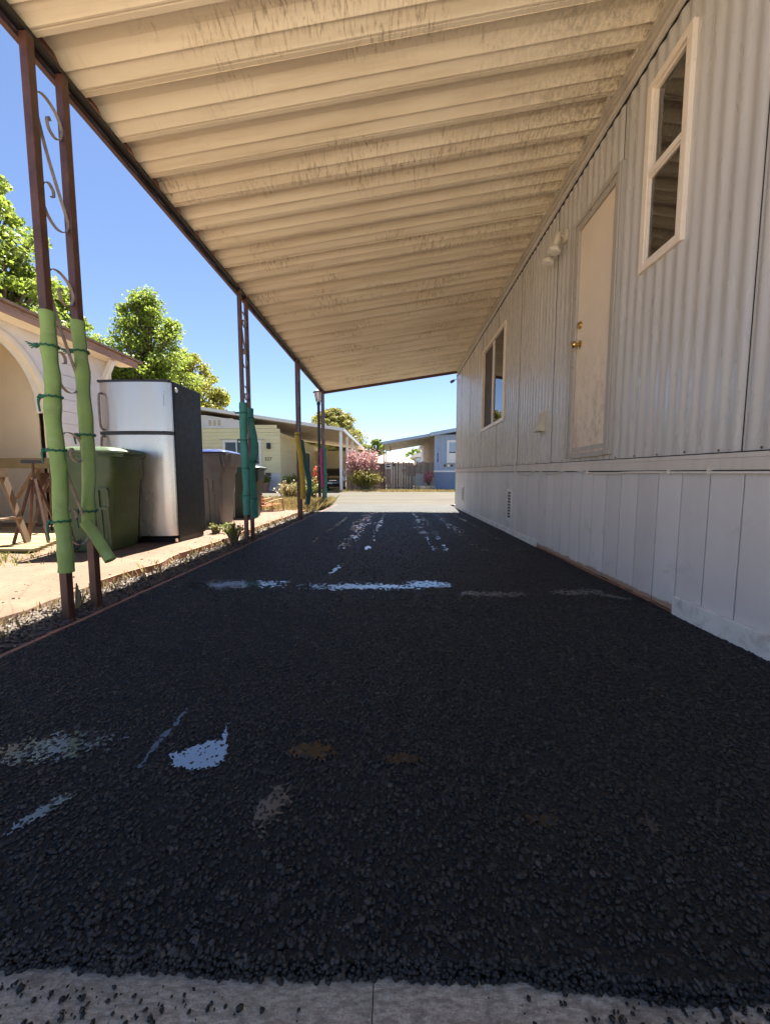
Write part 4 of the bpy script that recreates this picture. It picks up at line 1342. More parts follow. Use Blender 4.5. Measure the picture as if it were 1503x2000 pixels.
b = MB(WO); b.box(WX - 1.0, WX - .98, 1.6, 7.29, 0, 2.88).box(WX - .98, WX - .13, 1.6, 7.29, 2.84, 2.86).box(WX - .98, WX - .125, ac + ar + .02, ac + ar + .04, 0, 2.83).build('porch_wall', M['beige_wall'], wh)
# arch trim
b = MB(WO)
P = [(WX + .012, ac + ar + .03, .3)] + [(WX + .012, ac + (ar + .03) * math.cos(R(a)), asp + (aH + .03) * math.sin(R(a))) for a in range(0, 181, 6)] + [(WX + .012, ac - ar - .03, .3)]
b.ribbon(P, .05, .09); b.build('arch_trim', M['arch_trim'], wh)
# siding boards to the right of the arch
zz = .05
while zz < 2.65:
    b = MB(WO); b.box(WX + .002, WX + .012, ac + ar + .12, 6.9, zz, zz + .185); b.build('siding_board', M['white_stucco'], wh)
    zz += .196
b = MB(WO); b.box(WX + .0, WX + .02, ac + ar + .085, ac + ar + .115, .1, 2.86).build('downpipe', M['fascia'], wh)
# fascia, rafter and roof
b = MB(WO)
b.add([(WX + .30, 1.4, 2.86), (WX + .30, 7.68, 2.87), (WX + .30, 7.68, 2.99), (WX + .30, 1.4, 2.98), (WX + .33, 1.4, 2.86), (WX + .33, 7.68, 2.87), (WX + .33, 7.68, 2.99), (WX + .33, 1.4, 2.98)],
      [(0, 1, 2, 3), (7, 6, 5, 4), (0, 4, 5, 1), (1, 5, 6, 2), (2, 6, 7, 3), (3, 7, 4, 0)])
b.build('fascia', M['fascia'], wh)
b = MB(WO); b.prism([(WX + .38, 2.991), (WX + .38, 3.025), (WX - 2.3, 3.45), (WX - 5.0, 3.03), (WX - 5., 2.99)], 'Y', 1.3, 7.76); b.build('roof', M['shingle'], wh)
b = MB(WO); b.box(WX + .002, WX + .299, 1.45, 7.62, 2.885, 2.90).build('soffit', M['arch_trim'], wh)
b = MB(WO); b.beam((WX + .25, 7.1, 2.87), (WX + .02, 7.15, 2.52), .07, .09); b.build('bracket', M['white_stucco'], wh)
b = MB(WO); b.beam((WX + .03, 7.27, 2.86), (WX + .05, 7.27, .05), .05, .06); b.build('corner_post', M['arch_trim'], wh)
b = MB(WO); b.box(WX - .979, WX - .95, 4.45, 5.25, .3, 2.35); dd = b.build('door', M['white'], wh)
b = MB(WO); b.lathe([(.03, 0), (.03, .02)], (WX - .95, 5.18, 1.25), 12, 'X'); b.build('handle', M['scroll'], dd)

# ------------------------------------------------------------------ yard clutter at left
tb = thing('work_table', 'long wooden work table with pale board edge before the arched porch', 'table', (-4.8, 5.0, 0))
TO = (-4.8, 5.0, 0)
b = MB(TO); b.box(-5.36, -4.02, 4.83, 5.7, .955, .975).build('table_top', M['arch_trim'], tb)
b = MB(TO); b.box(-5.36, -4.02, 4.80, 4.828, .845, .974).build('apron_board', M['lumber'], tb)
for x_, y_ in ((-4.12, 4.9), (-5.28, 4.9), (-4.12, 5.6), (-5.28, 5.6)):
    b = MB(TO); b.box(x_ - .045, x_ + .045, y_ - .045, y_ + .045, .02, .954).build('leg', M['wood'], tb)
b = MB(TO); b.box(-5.3, -4.1, 5.58, 5.62, .5, .8).build('back_board', M['rust'], tb)
for i in range(3):
    b = MB(TO); b.beam((-4.12 - .3 * i, 4.96, .84), (-4.45 - .28 * i, 4.96, .45), .05, .02).build('brace', M['wood'], tb)

def stand(label, cx, cy, h, spread, rot, head=True, m='rust', group='trestle stands on the pallet'):
    t = thing('trestle_stand', label, 'stand', (cx, cy, .07), rot, group)
    b = MB(); b.tube([(0, 0, h * .62), (0, 0, h)], .012, 8); b.build('column', M[m], t)
    if head:
        b = MB(); b.box(-.085, .085, -.03, .03, h + .001, h + .035).build('head', M['black'], t)
    for k in range(4):
        a = R(45 + 90 * k)
        b = MB(); b.beam((.02 * math.cos(a), .02 * math.sin(a), h * .80), (spread * math.cos(a), spread * math.sin(a), .0), .022, .022); b.build('leg', M[m], t)
    return t
stand('rusty four legged work stand with a black T head', -3.70, 3.86, .80, .20, R(20))
stand('thin rusty work stand farther back beside the table', -4.15, 4.55, .82, .22, R(5), False)
t = thing('sawhorse', 'brown wooden sawhorse with splayed legs at the left edge', 'sawhorse', (-3.85, 3.6, .07), R(0))
b = MB(); b.box(-.42, .10, -.045, .045, .66, .74).build('top_rail', M['wood'], t)
for x_ in (-.36, .06):
    for s_ in (-1, 1):
        b = MB(); b.beam((x_, s_ * .03, .70), (x_ + .06, s_ * .17, .0), .055, .028, (1, 0, 0)); b.build('leg', M['wood'], t)
b = MB(); b.beam((.10, -.11, .26), (.10, .11, .26), .09, .02, (0, 0, 1)); b.build('brace', M['wood'], t)
# pallet-like deck of yellowish boards
pl = thing('wooden_deck', 'low deck of sun bleached yellow boards under the stands', 'deck', (-4.1, 4.0, 0))
PO = (-4.1, 4.0, 0)
for i in range(15):
    y0 = 3.42 + i * .105
    b = MB(PO)
    b.box(-5.3, -3.36 - .05 * i + .02 * random.random(), y0, y0 + .098, .045, .068 + .003 * random.random())
    b.build('board', M['lumber'], pl)
for y_ in (-5.1, -4.3, -3.62):
    b = MB(PO); b.box(y_ - .04, y_ + .04, 3.44, 4.95, .01, .044); b.build('joist', M['wood'], pl)
for i, (xa, ya_, xb, yb_, z_, m) in enumerate(((-5.2, 4.9, -3.6, 5.0, .16, 'lumber_red'), (-5.2, 4.7, -3.75, 4.8, .12, 'lumber_red'), (-5.3, 5.2, -3.5, 5.15, .21, 'lumber'), (-5.2, 5.05, -3.9, 5.1, .27, 'wood'), (-5.1, 4.55, -4.0, 4.9, .20, 'lumber'), (-4.9, 4.3, -3.8, 4.72, .10, 'wood'), (-5.0, 4.6, -4.2, 4.4, .11, 'lumber'), (-4.9, 4.15, -4.1, 4.5, .09, 'white'))):
    b = MB((xa, ya_, z_)); b.beam((xa, ya_, z_), (xb, yb_, z_ + .01 * (i % 3)), .10 if i < 4 else .05, .035)
    lab = ['orange painted plank at the bottom of the heap under the table', 'orange painted plank nearest the stands', 'pale lumber plank lying on the heap behind the stands', 'brown weathered plank on top of the lumber heap', 'thin pale batten leaning across the lumber heap', 'thin brown batten lying on the yellow deck', 'short pale batten crossing the yellow deck', 'thin white painted batten on the yellow deck'][i]
    tag(b.build('plank', M[m]), lab, 'plank', 'planks heaped by the table')
# coiled hose behind the second noodle
b = MB((-3.85, 4.75, .3)); b.tube(catmull([(-3.85 + .09 * math.cos(a) , 4.75 + .03 * math.sin(3 * a), .36 + .14 * math.sin(a)) for a in [i * .7 for i in range(28)]], 3), .012, 6)
tag(b.build('hose', M['cable'], None, True), 'grey coil of hose hanging behind the green noodles', 'hose')
# garden chair
ch = thing('garden_chair', 'low reddish wooden garden chair standing on the path', 'chair', (-2.70, 8.15, .02), R(-35))
ch.scale = (.8, .8, .72)
b = MB()
for s_ in (-1, 1):
    b.tube(catmull([(s_ * .24, .30, .0), (s_ * .24, .27, .30), (s_ * .24, .22, .36), (s_ * .24, -.12, .30), (s_ * .24, -.32, .22)], 4), .017, 8)
    b.beam((s_ * .24, .31, .012), (s_ * .24, -.30, .012), .025, .02).beam((s_ * .24, -.05, .02), (s_ * .24, -.06, .29), .022, .022)
b.build('frame', M['wood'], ch)
for k in range(5):
    b = MB(); b.box(-.225, .225, .22 - .09 * k - .075, .22 - .09 * k, .20 - .012 * k, .215 - .012 * k); b.build('seat_slat', M['lumber_red'], ch)
for k in range(4):
    b = MB(); b.M = Matrix.Translation((0, -.24, .18)) @ Matrix.Rotation(R(20), 4, 'X'); b.box(-.22, .22, -.01, .01, .02 + .1 * k, .105 + .1 * k); b.M = None; b.build('back_slat', M['lumber_red'], ch)
# lamp post
lp = thing('lamp_post', 'black yard lamp post with a glass lantern behind the last carport post', 'lamp post', (-1.93, 9.85, 0))
LO = (-1.93, 9.85, 0)
b = MB(LO); b.lathe([(.07, -.03), (.07, .05), (.04, .09), (.036, 2.55), (.05, 2.58), (.05, 2.62), (.03, 2.64)], (LO[0], LO[1], 0), 14); b.build('pole', M['black'], lp, True, 40)
b = MB(LO); b.lathe([(.055, 2.645), (.10, 2.86)], (LO[0], LO[1], 0), 6); b.build('glass_pane', M['frosted'], lp)
b = MB(LO); b.lathe([(.145, 2.865), (.13, 2.89), (.05, 2.95), (.02, 2.99), (.008, 3.02)], (LO[0], LO[1], 0), 6); b.build('cap', M['black'], lp)
b = MB(LO)
for k in range(6):
    a = R(60 * k)
    b.beam((LO[0] + .058 * math.cos(a), LO[1] + .058 * math.sin(a), 2.64), (LO[0] + .105 * math.cos(a), LO[1] + .105 * math.sin(a), 2.864), .012, .012)
b.build('lantern_frame', M['black'], lp)

# ------------------------------------------------------------------ yellow house across the road
YX, YY = -6.25, 20.9
YO = (YX, YY, 0)
yh = thing('yellow_house', 'yellow clapboard house with white trim and a wide flat carport roof', 'house', YO)
b = MB(YO); b.box(-13.5, YX - .02, YY + .04, YY + 13, 0, 3.0); b.box(-13.5, YX - 1.2, YY + .041, YY + 12.9, 3.001, 3.45).build('wall', M['yellow'], yh)
def rfz(x): return 3.20 + (-2.75 - x) * .150 if x > -10.4 else 3.20 + 7.65 * .150
zz = .0
while zz < 3.9:
    top = min(zz + .195, 3.95)
    b = MB(YO)
    xe = YX if rfz(YX) - .15 > top else YX - (top - rfz(YX) + .15) / .15
    b.add([(-13.4, YY, zz), (xe, YY, zz), (xe, YY, zz), (-13.4, YY, zz)], [])
    b.box(-13.4, xe, YY + .0, YY + .039, zz, top - .008)
    b.build('clapboard', M['yellow'] if zz > .95 else M['white_brick'], yh)
    if zz < 3.2:
        b = MB(YO); b.box(YX - .019, YX + .02, YY + .041, YY + 12.5, zz, top - .008); b.build('clapboard', M['yellow'], yh)
    zz += .2
b = MB(YO); b.box(YX - .03, YX + .035, YY - .012, YY + .05, 0, 3.35).build('corner_board', M['yellow'], yh)
# gable band (pale) and vent panels
b = MB(YO); b.add([(-13, YY - .02, 3.42), (-7.6, YY - .02, 3.42), (-7.6, YY - .02, 3.72), (-10.3, YY - .02, 4.12), (-13, YY - .02, 4.12)], [(0, 1, 2, 3, 4)]); b.build('gable_band', M['white_brick'], yh)
for x_ in (-10.0, -9.75, -9.5):
    b = MB(YO); b.box(x_ - .07, x_ + .07, YY - .035, YY - .021, 3.55, 3.85); b.build('gable_vent', M['soffit'], yh)
# roof: slab sloping to the right, overhanging as the carport
b = MB(YO)
def slab(b, y0, y1, th):
    pr = [(-13.8, rfz(-13.8) - .3), (-10.4, rfz(-10.4)), (-2.75, rfz(-2.75)), (-2.75, rfz(-2.75) + th), (-10.4, rfz(-10.4) + th), (-13.8, rfz(-13.8) - .3 + th)]
    b.prism(pr, 'Y', y0, y1)
slab(b, YY - .35, YY + 13.5, .10); rf = b.build('roof', M['soffit'], yh)
b = MB(YO); slab(b, YY - .39, YY - .352, .17); b.build('fascia', M['roof_white'], rf)
b = MB(YO); b.box(-2.748, -2.70, YY - .39, YY + 13.5, rfz(-2.75) - .02, rfz(-2.75) + .17).build('gutter', M['roof_white'], rf)
for k, y_ in enumerate((YY - .1, YY + 2.6, YY + 5.3, YY + 8.)):
    b = MB(YO); b.bbox(-2.98, -2.83, y_ - .05, y_ + .05, -.05, rfz(-2.9) - .002, .006); b.build('carport_post', M['white'], yh)
def hwin(parent, org, x0, x1, y, z0, z1, mul=()):
    b = MB(org)
    b.box(x0, x0 + .12, y - .045, y - .004, z0, z1).box(x1 - .12, x1, y - .045, y - .004, z0, z1).box(x0 + .1201, x1 - .1201, y - .044, y - .004, z0, z0 + .12).box(x0 + .1201, x1 - .1201, y - .044, y - .004, z1 - .12, z1)
    for q in mul: b.box(q - .03, q + .03, y - .040, y - .004, z0 + .121, z1 - .121)
    w = b.build('window', M['white'], parent)
    edges = [x0 + .121] + list(mul) + [x1 - .121]
    for a, c in zip(edges[:-1], edges[1:]):
        b = MB(org); b.box(a + .031, c - .031, y - .022, y - .016, z0 + .121, z1 - .121); b.build('pane', M['carglass'], w)
    return w
w = hwin(yh, YO, -9.35, -7.25, YY, 1.38, 2.78, (-8.6, -8.0))
b = MB(YO); b.box(-9.5, -7.05, YY - .07, YY - .001, 2.785, 2.83).build('sill', M['soffit'], w)
def swin(y0, y1, z0, z1):
    b = MB(YO)
    x0 = YX + .021
    b.box(x0, x0 + .04, y0, y0 + .12, z0, z1).box(x0, x0 + .04, y1 - .12, y1, z0, z1).box(x0, x0 + .038, y0 + .1201, y1 - .1201, z0, z0 + .12).box(x0, x0 + .038, y0 + .1201, y1 - .1201, z1 - .12, z1)
    w = b.build('window', M['white'], yh)
    b = MB(YO); b.box(x0 + .01, x0 + .015, y0 + .121, y1 - .121, z0 + .121, z1 - .121); b.build('pane', M['carglass'], w)
swin(YY + 5.8, YY + 7.3, 1.25, 2.6)
swin(YY + 10.5, YY + 11.7, 1.2, 2.7)
# back wall of the carport with a rail
b = MB(YO); b.box(YX + .03, -2.9, YY + 9.4, YY + 9.5, 1.45, 2.85).build('rear_panel', M['yellow2'], yh)
b = MB(YO); b.box(YX + .03, -2.9, YY + 9.2, YY + 9.3, 1.35, 1.47).build('rail', M['white'], yh)
b = MB(YO); b.box(YX + .03, -2.9, YY + 9.41, YY + 9.49, .0, 1.349).build('low_wall', M['wood'], yh)
b = MB(YO); b.box(-6.92, -6.74, YY - .14, YY - .001, 2.30, 2.62).lathe([(.09, 2.36), (.075, 2.58)], (-6.83, YY - .16, 0), 10); b.build('porch_lamp', M['black'], yh)
b = MB(YO); b.box(-7.05, -6.76, YY - .05, YY - .001, .85, 1.02).build('mailbox', M['rust'], yh)
me = text_mesh('527', .26, M['sign_dark'], .006); place('house_number', me, yh, (-6.88 - YO[0], YY - .012 - YO[1], 1.68), (R(90), 0, 0))

# parked car
cx_, cyc = -4.15, 24.6
car = thing('parked_car', 'black sedan parked nose out under the yellow house carport', 'car', (cx_, cyc, -.01))
b = MB()
def sec(y, hw, z0, z1, r_=.1):
    return [(-hw, y, z0), (-hw, y, (z0 + z1) / 2), (-hw + .03, y, z1 - r_), (-hw + r_ + .05, y, z1), (0, y, z1 + .03), (hw - r_ - .05, y, z1), (hw - .03, y, z1 - r_), (hw, y, (z0 + z1) / 2), (hw, y, z0)]
b.loft([sec(.0, .62, .30, .55), sec(.05, .74, .22, .64), sec(.3, .85, .20, .74), sec(.9, .88, .2, .86), sec(1.3, .885, .2, .93), sec(3.4, .885, .2, .95), sec(4.2, .84, .22, .98), sec(4.45, .76, .3, .9)])
body = b.build('body', M['carpaint'], car, True, 40)
b = MB()
b.loft([[(-.74, 1.15, .90), (.74, 1.15, .90), (.74, 4.0, .95), (-.74, 4.0, .95)], [(-.60, 1.85, 1.36), (.60, 1.85, 1.36), (.60, 3.2, 1.38), (-.60, 3.2, 1.38)], [(-.52, 2.0, 1.44), (.52, 2.0, 1.44), (.52, 3.0, 1.44), (-.52, 3.0, 1.44)]])
cabin = b.build('cabin', M['carpaint'], car, True, 50)
b = MB(); b.add([(-.66, 1.135, .935), (.66, 1.135, .935), (.565, 1.80, 1.345), (-.565, 1.80, 1.345)], [(0, 1, 2, 3)]); b.build('windscreen', M['carglass'], cabin)
for s_ in (-1, 1):
    b = MB(); b.loft([[(s_ * .46, .03, .56), (s_ * .80, .27, .58), (s_ * .82, .34, .70), (s_ * .50, .12, .665)], [(s_ * .46, -.0, .565), (s_ * .80, .22, .585), (s_ * .81, .29, .695), (s_ * .50, .07, .66)]]); b.build('headlight', M['lamp_clear'], body)
    b = MB(); b.bbox(s_ * .97 - .09, s_ * .97 + .09, 1.35, 1.5, .90, 1.02, .02); b.build('mirror', M['carpaint'], body)
    for y_ in (.85, 3.5):
        b = MB(); b.lathe([(.2, -.1), (.31, -.1), (.315, -.07), (.315, .07), (.31, .1), (.2, .1)], (s_ * .80, y_, .31), 22, 'X'); wl_ = b.build('wheel', M['tyre'], car, True, 35)
        b = MB(); b.lathe([(.19, -.103), (.19, .103)], (s_ * .80, y_, .31), 14, 'X'); b.build('rim', M['chrome'], wl_)
b = MB(); b.bbox(-.36, .36, -.02, .04, .50, .60, .02); b.build('grille', M['black'], body)
b = MB(); b.box(-.40, .40, -.034, -.021, .585, .60).box(-.05, .05, -.045, -.0341, .56, .61).build('grille_bar', M['chrome'], body)
b = MB(); b.box(-.16, .16, -.035, -.021, .36, .48).build('number_plate', M['plate'], body)
b = MB(); b.box(-.5, .5, .012, .046, .24, .31).build('air_intake', M['black'], body)

# ------------------------------------------------------------------ wooden fence and gate
FY = 22.9
def boards(parent, org, x0, x1, y, h, m, w=.14, z0=.02, jag=.04):
    x = x0
    while x < x1 - .03:
        ww = min(w * random.uniform(.85, 1.1), x1 - x)
        b = MB(org)
        hh = h + random.uniform(-jag, jag)
        yy_ = y + random.uniform(-.006, .006)
        b.prism([(x, z0), (x + ww - .004, z0), (x + ww - .004, hh - .03), (x + ww - .04, hh), (x + .03, hh), (x, hh - .03)], 'Y', yy_, yy_ + .02)
        b.build('board', m, parent)
        x += ww
fn = thing('board_fence', 'weathered grey board fence behind the pink and yellow shrubs', 'fence', (-1.8, FY, 0))
boards(fn, (-1.8, FY, 0), -2.9, -.52, FY + .2, 1.60, M['fence'])
b = MB((-1.8, FY, 0)); b.box(-2.9, -.52, FY + .222, FY + .27, .4, .5).box(-2.9, -.52, FY + .222, FY + .27, 1.2, 1.3).build('rail', M['fence'], fn)
gt = thing('board_gate', 'tall weathered brown double board gate across the road', 'gate', (.3, FY, 0))
boards(gt, (.3, FY, 0), -.50, 1.12, FY, 1.67, M['fence'], .16)
b = MB((.3, FY, 0)); b.box(-.62, -.52, FY - .01, FY + .09, 0, 1.72).build('gate_post', M['fence'], gt)
b = MB((.3, FY, 0)); b.box(1.13, 1.2, FY - .015, FY + .07, 0, 1.73).build('gate_post', M['fence'], gt)
b = MB((.3, FY, 0)); b.box(-.12, -.02, FY - .03, FY - .008, 1.42, 1.58).box(1.21, 1.29, FY - .03, FY - .008, 1.40, 1.58).build('hinge', M['black'], gt)
f2 = thing('low_fence', 'short brown fence panel between the gate and the blue house', 'fence', (1.7, FY, 0))
boards(f2, (1.7, FY, 0), 1.22, 2.26, FY + .05, 1.68, M['fence'], .13, 1.0)
b = MB((1.7, FY, 0)); b.box(1.22, 2.26, FY + .08, FY + .12, 0, 1.02).build('lower_panel', M['awning'], f2)
sg = thing('gate_sign', 'small white notice with dark lettering on the gate', 'sign', (-.40, FY - .05, 1.30))
b = MB((-.40, FY - .05, 1.30)); b.box(-.58, -.24, FY - .032, FY - .02, 1.28, 1.60).build('board', M['white'], sg)
b = MB((-.40, FY - .05, 1.30)); b.box(-.54, -.28, FY - .038, FY - .033, 1.50, 1.565).box(-.54, -.28, FY - .038, FY - .033, 1.36, 1.46).box(-.52, -.30, FY - .038, FY - .033, 1.31, 1.335).build('lettering', M['sign_dark'], sg)

# ------------------------------------------------------------------ blue house
BX, BY = 2.30, 22.75
BO = (BX, BY, 0)
bh = thing('blue_house', 'blue house with white belt trim and a grey awning across the road', 'house', BO)
b = MB(BO); b.box(BX + .03, 9, BY + .03, BY + 12, .0, 3.2).build('wall', M['blue2'], bh)
x = BX
while x < 6.5:
    b = MB(BO); b.box(x, x + .19, BY + .0, BY + .029, 1.17, 3.25); b.build('siding_board', M['blue'], bh)
    x += .20
b = MB(BO); b.box(BX - .03, 6.6, BY - .03, BY + .028, 1.08, 1.169).build('belt_trim', M['white'], bh)
b = MB(BO); b.box(BX, 6.6, BY + .004, BY + .028, .0, 1.079).build('skirting', M['blue2'], bh)
y_ = BY + .04
while y_ < BY + 9:
    b = MB(BO); b.box(BX - .001, BX + .028, y_, y_ + .22, 1.0, 3.2); b.build('side_board', M['brownwall'], bh)
    y_ += .235
b = MB(BO); b.prism([(BX - .28, 3.16), (BX - .28, 3.34), (7.5, 4.3), (7.5, 4.1)], 'Y', BY - .35, BY + 12); rf = b.build('roof', M['awning'], bh)
b = MB(BO); b.prism([(BX - .30, 3.12), (BX - .30, 3.32), (7.5, 4.28), (7.5, 4.08)], 'Y', BY - .39, BY - .352); b.build('fascia', M['bluepale'], rf)
w = hwin(bh, BO, 3.02, 4.6, BY, 1.62, 2.92, ())
b = MB(BO); b.box(3.145, 4.47, BY - .030, BY - .0235, 2.25, 2.795).build('blind', M['bluepale'], w)
b = MB(BO); b.box(3.145, 4.47, BY - .0305, BY - .0235, 1.745, 2.18).build('curtain', M['white'], w)
for k, c_ in enumerate('628'):
    me = text_mesh(c_, .22, M['sign_dark'], .006); place('house_number', me, bh, (2.50 - BO[0], -.012, 2.06 - .19 * k), (R(90), 0, 0))
b = MB(BO); b.box(2.82, 3.42, BY - .02, BY - .001, 1.34, 1.58); pq = b.build('plaque', M['awning'], bh)
for k in range(3):
    b = MB(BO); b.lathe([(.07, 0), (.07, .008)], (0, 0, 0), 10, 'Y'); b.v = [v_ + Vector((2.92 + .2 * k, BY - .029, 1.46)) for v_ in b.v]; b.build('emblem', M['white'] if k == 1 else M['sign_dark'], pq)
aw = thing('patio_awning', 'grey sloping patio awning on thin posts beside the blue house', 'awning', (.8, 24, 0))
AO = (.8, 24, 0)
def awz(x): return 2.72 + (x + .70) * .17
b = MB(AO); b.prism([(-.70, awz(-.7)), (2.24, awz(2.24)), (2.24, awz(2.24) + .06), (-.70, awz(-.7) + .06)], 'Y', BY + .02, BY + 6.5); b.build('roof_sheet', M['awning'], aw)
b = MB(AO); b.prism([(-.74, awz(-.7) - .03), (2.2, awz(2.2) - .03), (2.2, awz(2.2) + .13), (-.74, awz(-.7) + .13)], 'Y', BY - .02, BY + .018); b.build('fascia', M['bluepale'], aw)
for x_ in range(6):
    b = MB(AO); b.box(-.66, 2.2, BY + .6 + x_, BY + .64 + x_, 2.6, 2.63); b.v = [v_ + Vector((0, 0, awz(v_.x + AO[0]) - 2.645)) for v_ in b.v]; b.build('rib', M['awning'], aw)
for x_, y_ in ((-.66, BY + .1), (-.30, BY + 2.4), (-.66, BY + 5.5)):
    b = MB(AO); b.box(x_ - .03, x_ + .03, y_ - .03, y_ + .03, 0, awz(x_) - .031); b.build('post', M['brown'], aw)
# things seen over the fence
t = thing('tan_canopy', 'tan pitched canopy roof seen over the gate', 'canopy', (-.2, 33, 0))
b = MB((-.2, 33, 0)); b.add([(-2.6, 32, 2.05), (2.4, 32, 1.75), (2.4, 35, 1.75), (-2.6, 35, 2.05), (-.2, 33.4, 3.05)], [(0, 1, 4), (1, 2, 4), (2, 3, 4), (3, 0, 4), (3, 2, 1, 0)]); b.build('roof', M['tan_roof'], t)
for x_, y_ in ((-2.4, 32.2), (2.2, 32.2), (-2.4, 34.8), (2.2, 34.8)):
    b = MB((-.2, 33, 0)); b.box(x_ - .05, x_ + .05, y_ - .05, y_ + .05, 0, 1.8); b.build('post', M['wood'], t)
b = MB((-.2, 33, 0)); b.box(.9, 2.2, 32.1, 32.2, .9, 1.72).build('side_panel', M['brownwall'], t)
t = thing('pale_blue_house', 'pale blue house with white roof far behind the fence', 'house', (4.5, 44, 0))
b = MB((4.5, 44, 0)); b.box(2.4, 10, 44, 52, 0, 3.05).build('wall', M['bluepale'], t)
b = MB((4.5, 44, 0)); b.prism([(1.9, 3.1), (1.9, 3.3), (6, 4.6), (10.4, 3.3), (10.4, 3.1)], 'Y', 43.6, 52.4); b.build('roof', M['roof_white'], t)
hwin(t, (4.5, 44, 0), 4.0, 5.0, 44, .9, 2.3)
t = thing('grey_roof_house', 'house with a low grey roof behind the pink shrub', 'house', (-4, 52, 0))
b = MB((-4, 52, 0)); b.box(-8, -.6, 52, 60, 0, 3.2).build('wall', M['white_stucco'], t)
b = MB((-4, 52, 0)); b.prism([(-8.6, 3.2), (-4.5, 4.9), (-.1, 3.2)], 'Y', 51.5, 60.5); b.build('roof', M['awning'], t)

# ------------------------------------------------------------------ vegetation
def blob_points(n, c, rad, shape=1.0):
    d = rng.normal(size=(n, 3)); d /= np.linalg.norm(d, axis=1)[:, None]
    return np.array(c) + d * np.array(rad) * (rng.uniform(0, 1, n) ** shape)[:, None]
def tree(name, label, loc, H, cr, trunk_h, n_clump, per, leaf, m, conic=.0, droop=0., cat='tree', group=None, flat=.7, bark='bark', clump=.24):
    """tapered trunk, limbs to every clump, crown of leaf faces"""
    t = thing(name, label, cat, loc, 0, group)
    b = MB()
    tr = H * .022 + .03
    top = H * .8
    P = [(0.05 * math.sin(k) * cr * .3, .05 * math.cos(k * 1.7) * cr * .3, -.1 + (top + .1) * k / 7) for k in range(8)]
    b.tube(P, [tr * (1.25 - .14 * k) for k in range(8)], 10)
    pts, nr = [], []
    ld = [(0., 0., 1.)] + [(random.uniform(.3, .62) * math.cos(k * 1.26 + .4), random.uniform(.3, .62) * math.sin(k * 1.26 + .4), random.uniform(.66, .9)) for k in range(5)] if conic > .3 else None
    for i in range(n_clump):
        u = ((i + .5) / n_clump)
        zz_ = trunk_h + (H - trunk_h) * (u ** .85)
        v = (zz_ - trunk_h) / (H - trunk_h)
        rad = cr * ((1 - v) ** .75 * conic + (1 - conic) * math.sqrt(max(.03, 1 - (2 * v - .85) ** 2 * .78)))
        a = i * 2.39996 + random.uniform(-.4, .4)
        rr_ = rad * math.sqrt(random.uniform(.12, 1.0))
        if ld and i % 2:
            lx, ly_, lh = ld[i % 6]
            v = random.random() ** .9
            zz_ = trunk_h + (H * lh - trunk_h) * v
            rad = cr * .62 * ((1 - v) ** .8 * .92 + .05)
            rr_ = rad * math.sqrt(random.uniform(.05, 1.1))
        cpos = np.array([rr_ * math.cos(a), rr_ * math.sin(a), zz_ - droop * (rr_ / cr) ** 2 * H * .35])
        if ld and i % 2: cpos[:2] += np.array([lx, ly_]) * cr * (.35 + .65 * min(1, v * 2))
        cs = clump * cr * random.uniform(.55, 1.15) * (1.0 if v < .8 else .7)
        k0 = min(6, max(1, int((zz_ * .75) / top * 7)))
        s_ = Vector(P[k0]); e_ = Vector(cpos)
        mid = (s_ + e_) / 2 + Vector((0, 0, .08 * cr))
        b.tube(catmull([s_, mid, e_], 3), [tr * .35, tr * .32, tr * .28, tr * .24, tr * .2, tr * .15, tr * .1], 5)
        p = blob_points(per, cpos, (cs, cs, cs * flat), .45)
        pts.append(p)
        nn = p - cpos
        nr.append(nn / (np.linalg.norm(nn, axis=1)[:, None] + 1e-6))
    b.build('trunk', M[bark], t, True)
    pts = np.vstack(pts); nr = np.vstack(nr)
    place('crown', leaves(pts, leaf, m, 'crown', .2, .62, nrm=nr), t)
    return t
tg = 'garden trees'
tree('leafy_tree', 'tall bright green tree behind the white house at the left edge', (-15.9, 15.5, 0), 12.6, 2.7, 2.0, 200, 190, .17, M['leafA'], .31, group=tg)
tree('leafy_tree', 'green tree showing between the two nearest posts', (-17.5, 20.5, 0), 10.6, 2.7, 1.5, 160, 170, .19, M['leafA'], .45, group=tg)
tree('leafy_tree', 'pointed bright green tree above the refrigerator', (-14.35, 22.6, 0), 11.2, 3.5, 1.6, 240, 200, .165, M['leafA'], .7, group=tg)
tree('leafy_tree', 'yellow green tree sloping down behind the black refrigerator side', (-13.4, 25.5, 0), 8.6, 3.0, 1.2, 140, 170, .19, M['leafB'], .45, group=tg)
tree('weeping_tree', 'rounded yellow green weeping tree behind the yellow house', (-7.4, 46, 0), 8.6, 3.9, 3.0, 150, 190, .26, M['leafC'], .0, .35, group=tg)
tree('leafy_tree', 'small round green tree far behind the fence', (-2.25, 48, 0), 5.5, 1.5, 2.2, 50, 120, .22, M['leafA'], .1, group=tg)
tree('leafy_tree', 'low dark green tree under the far end of the awning', (2.7, 50, 0), 4.4, 1.9, 1.2, 40, 100, .26, M['leafA'], .1, group=tg)

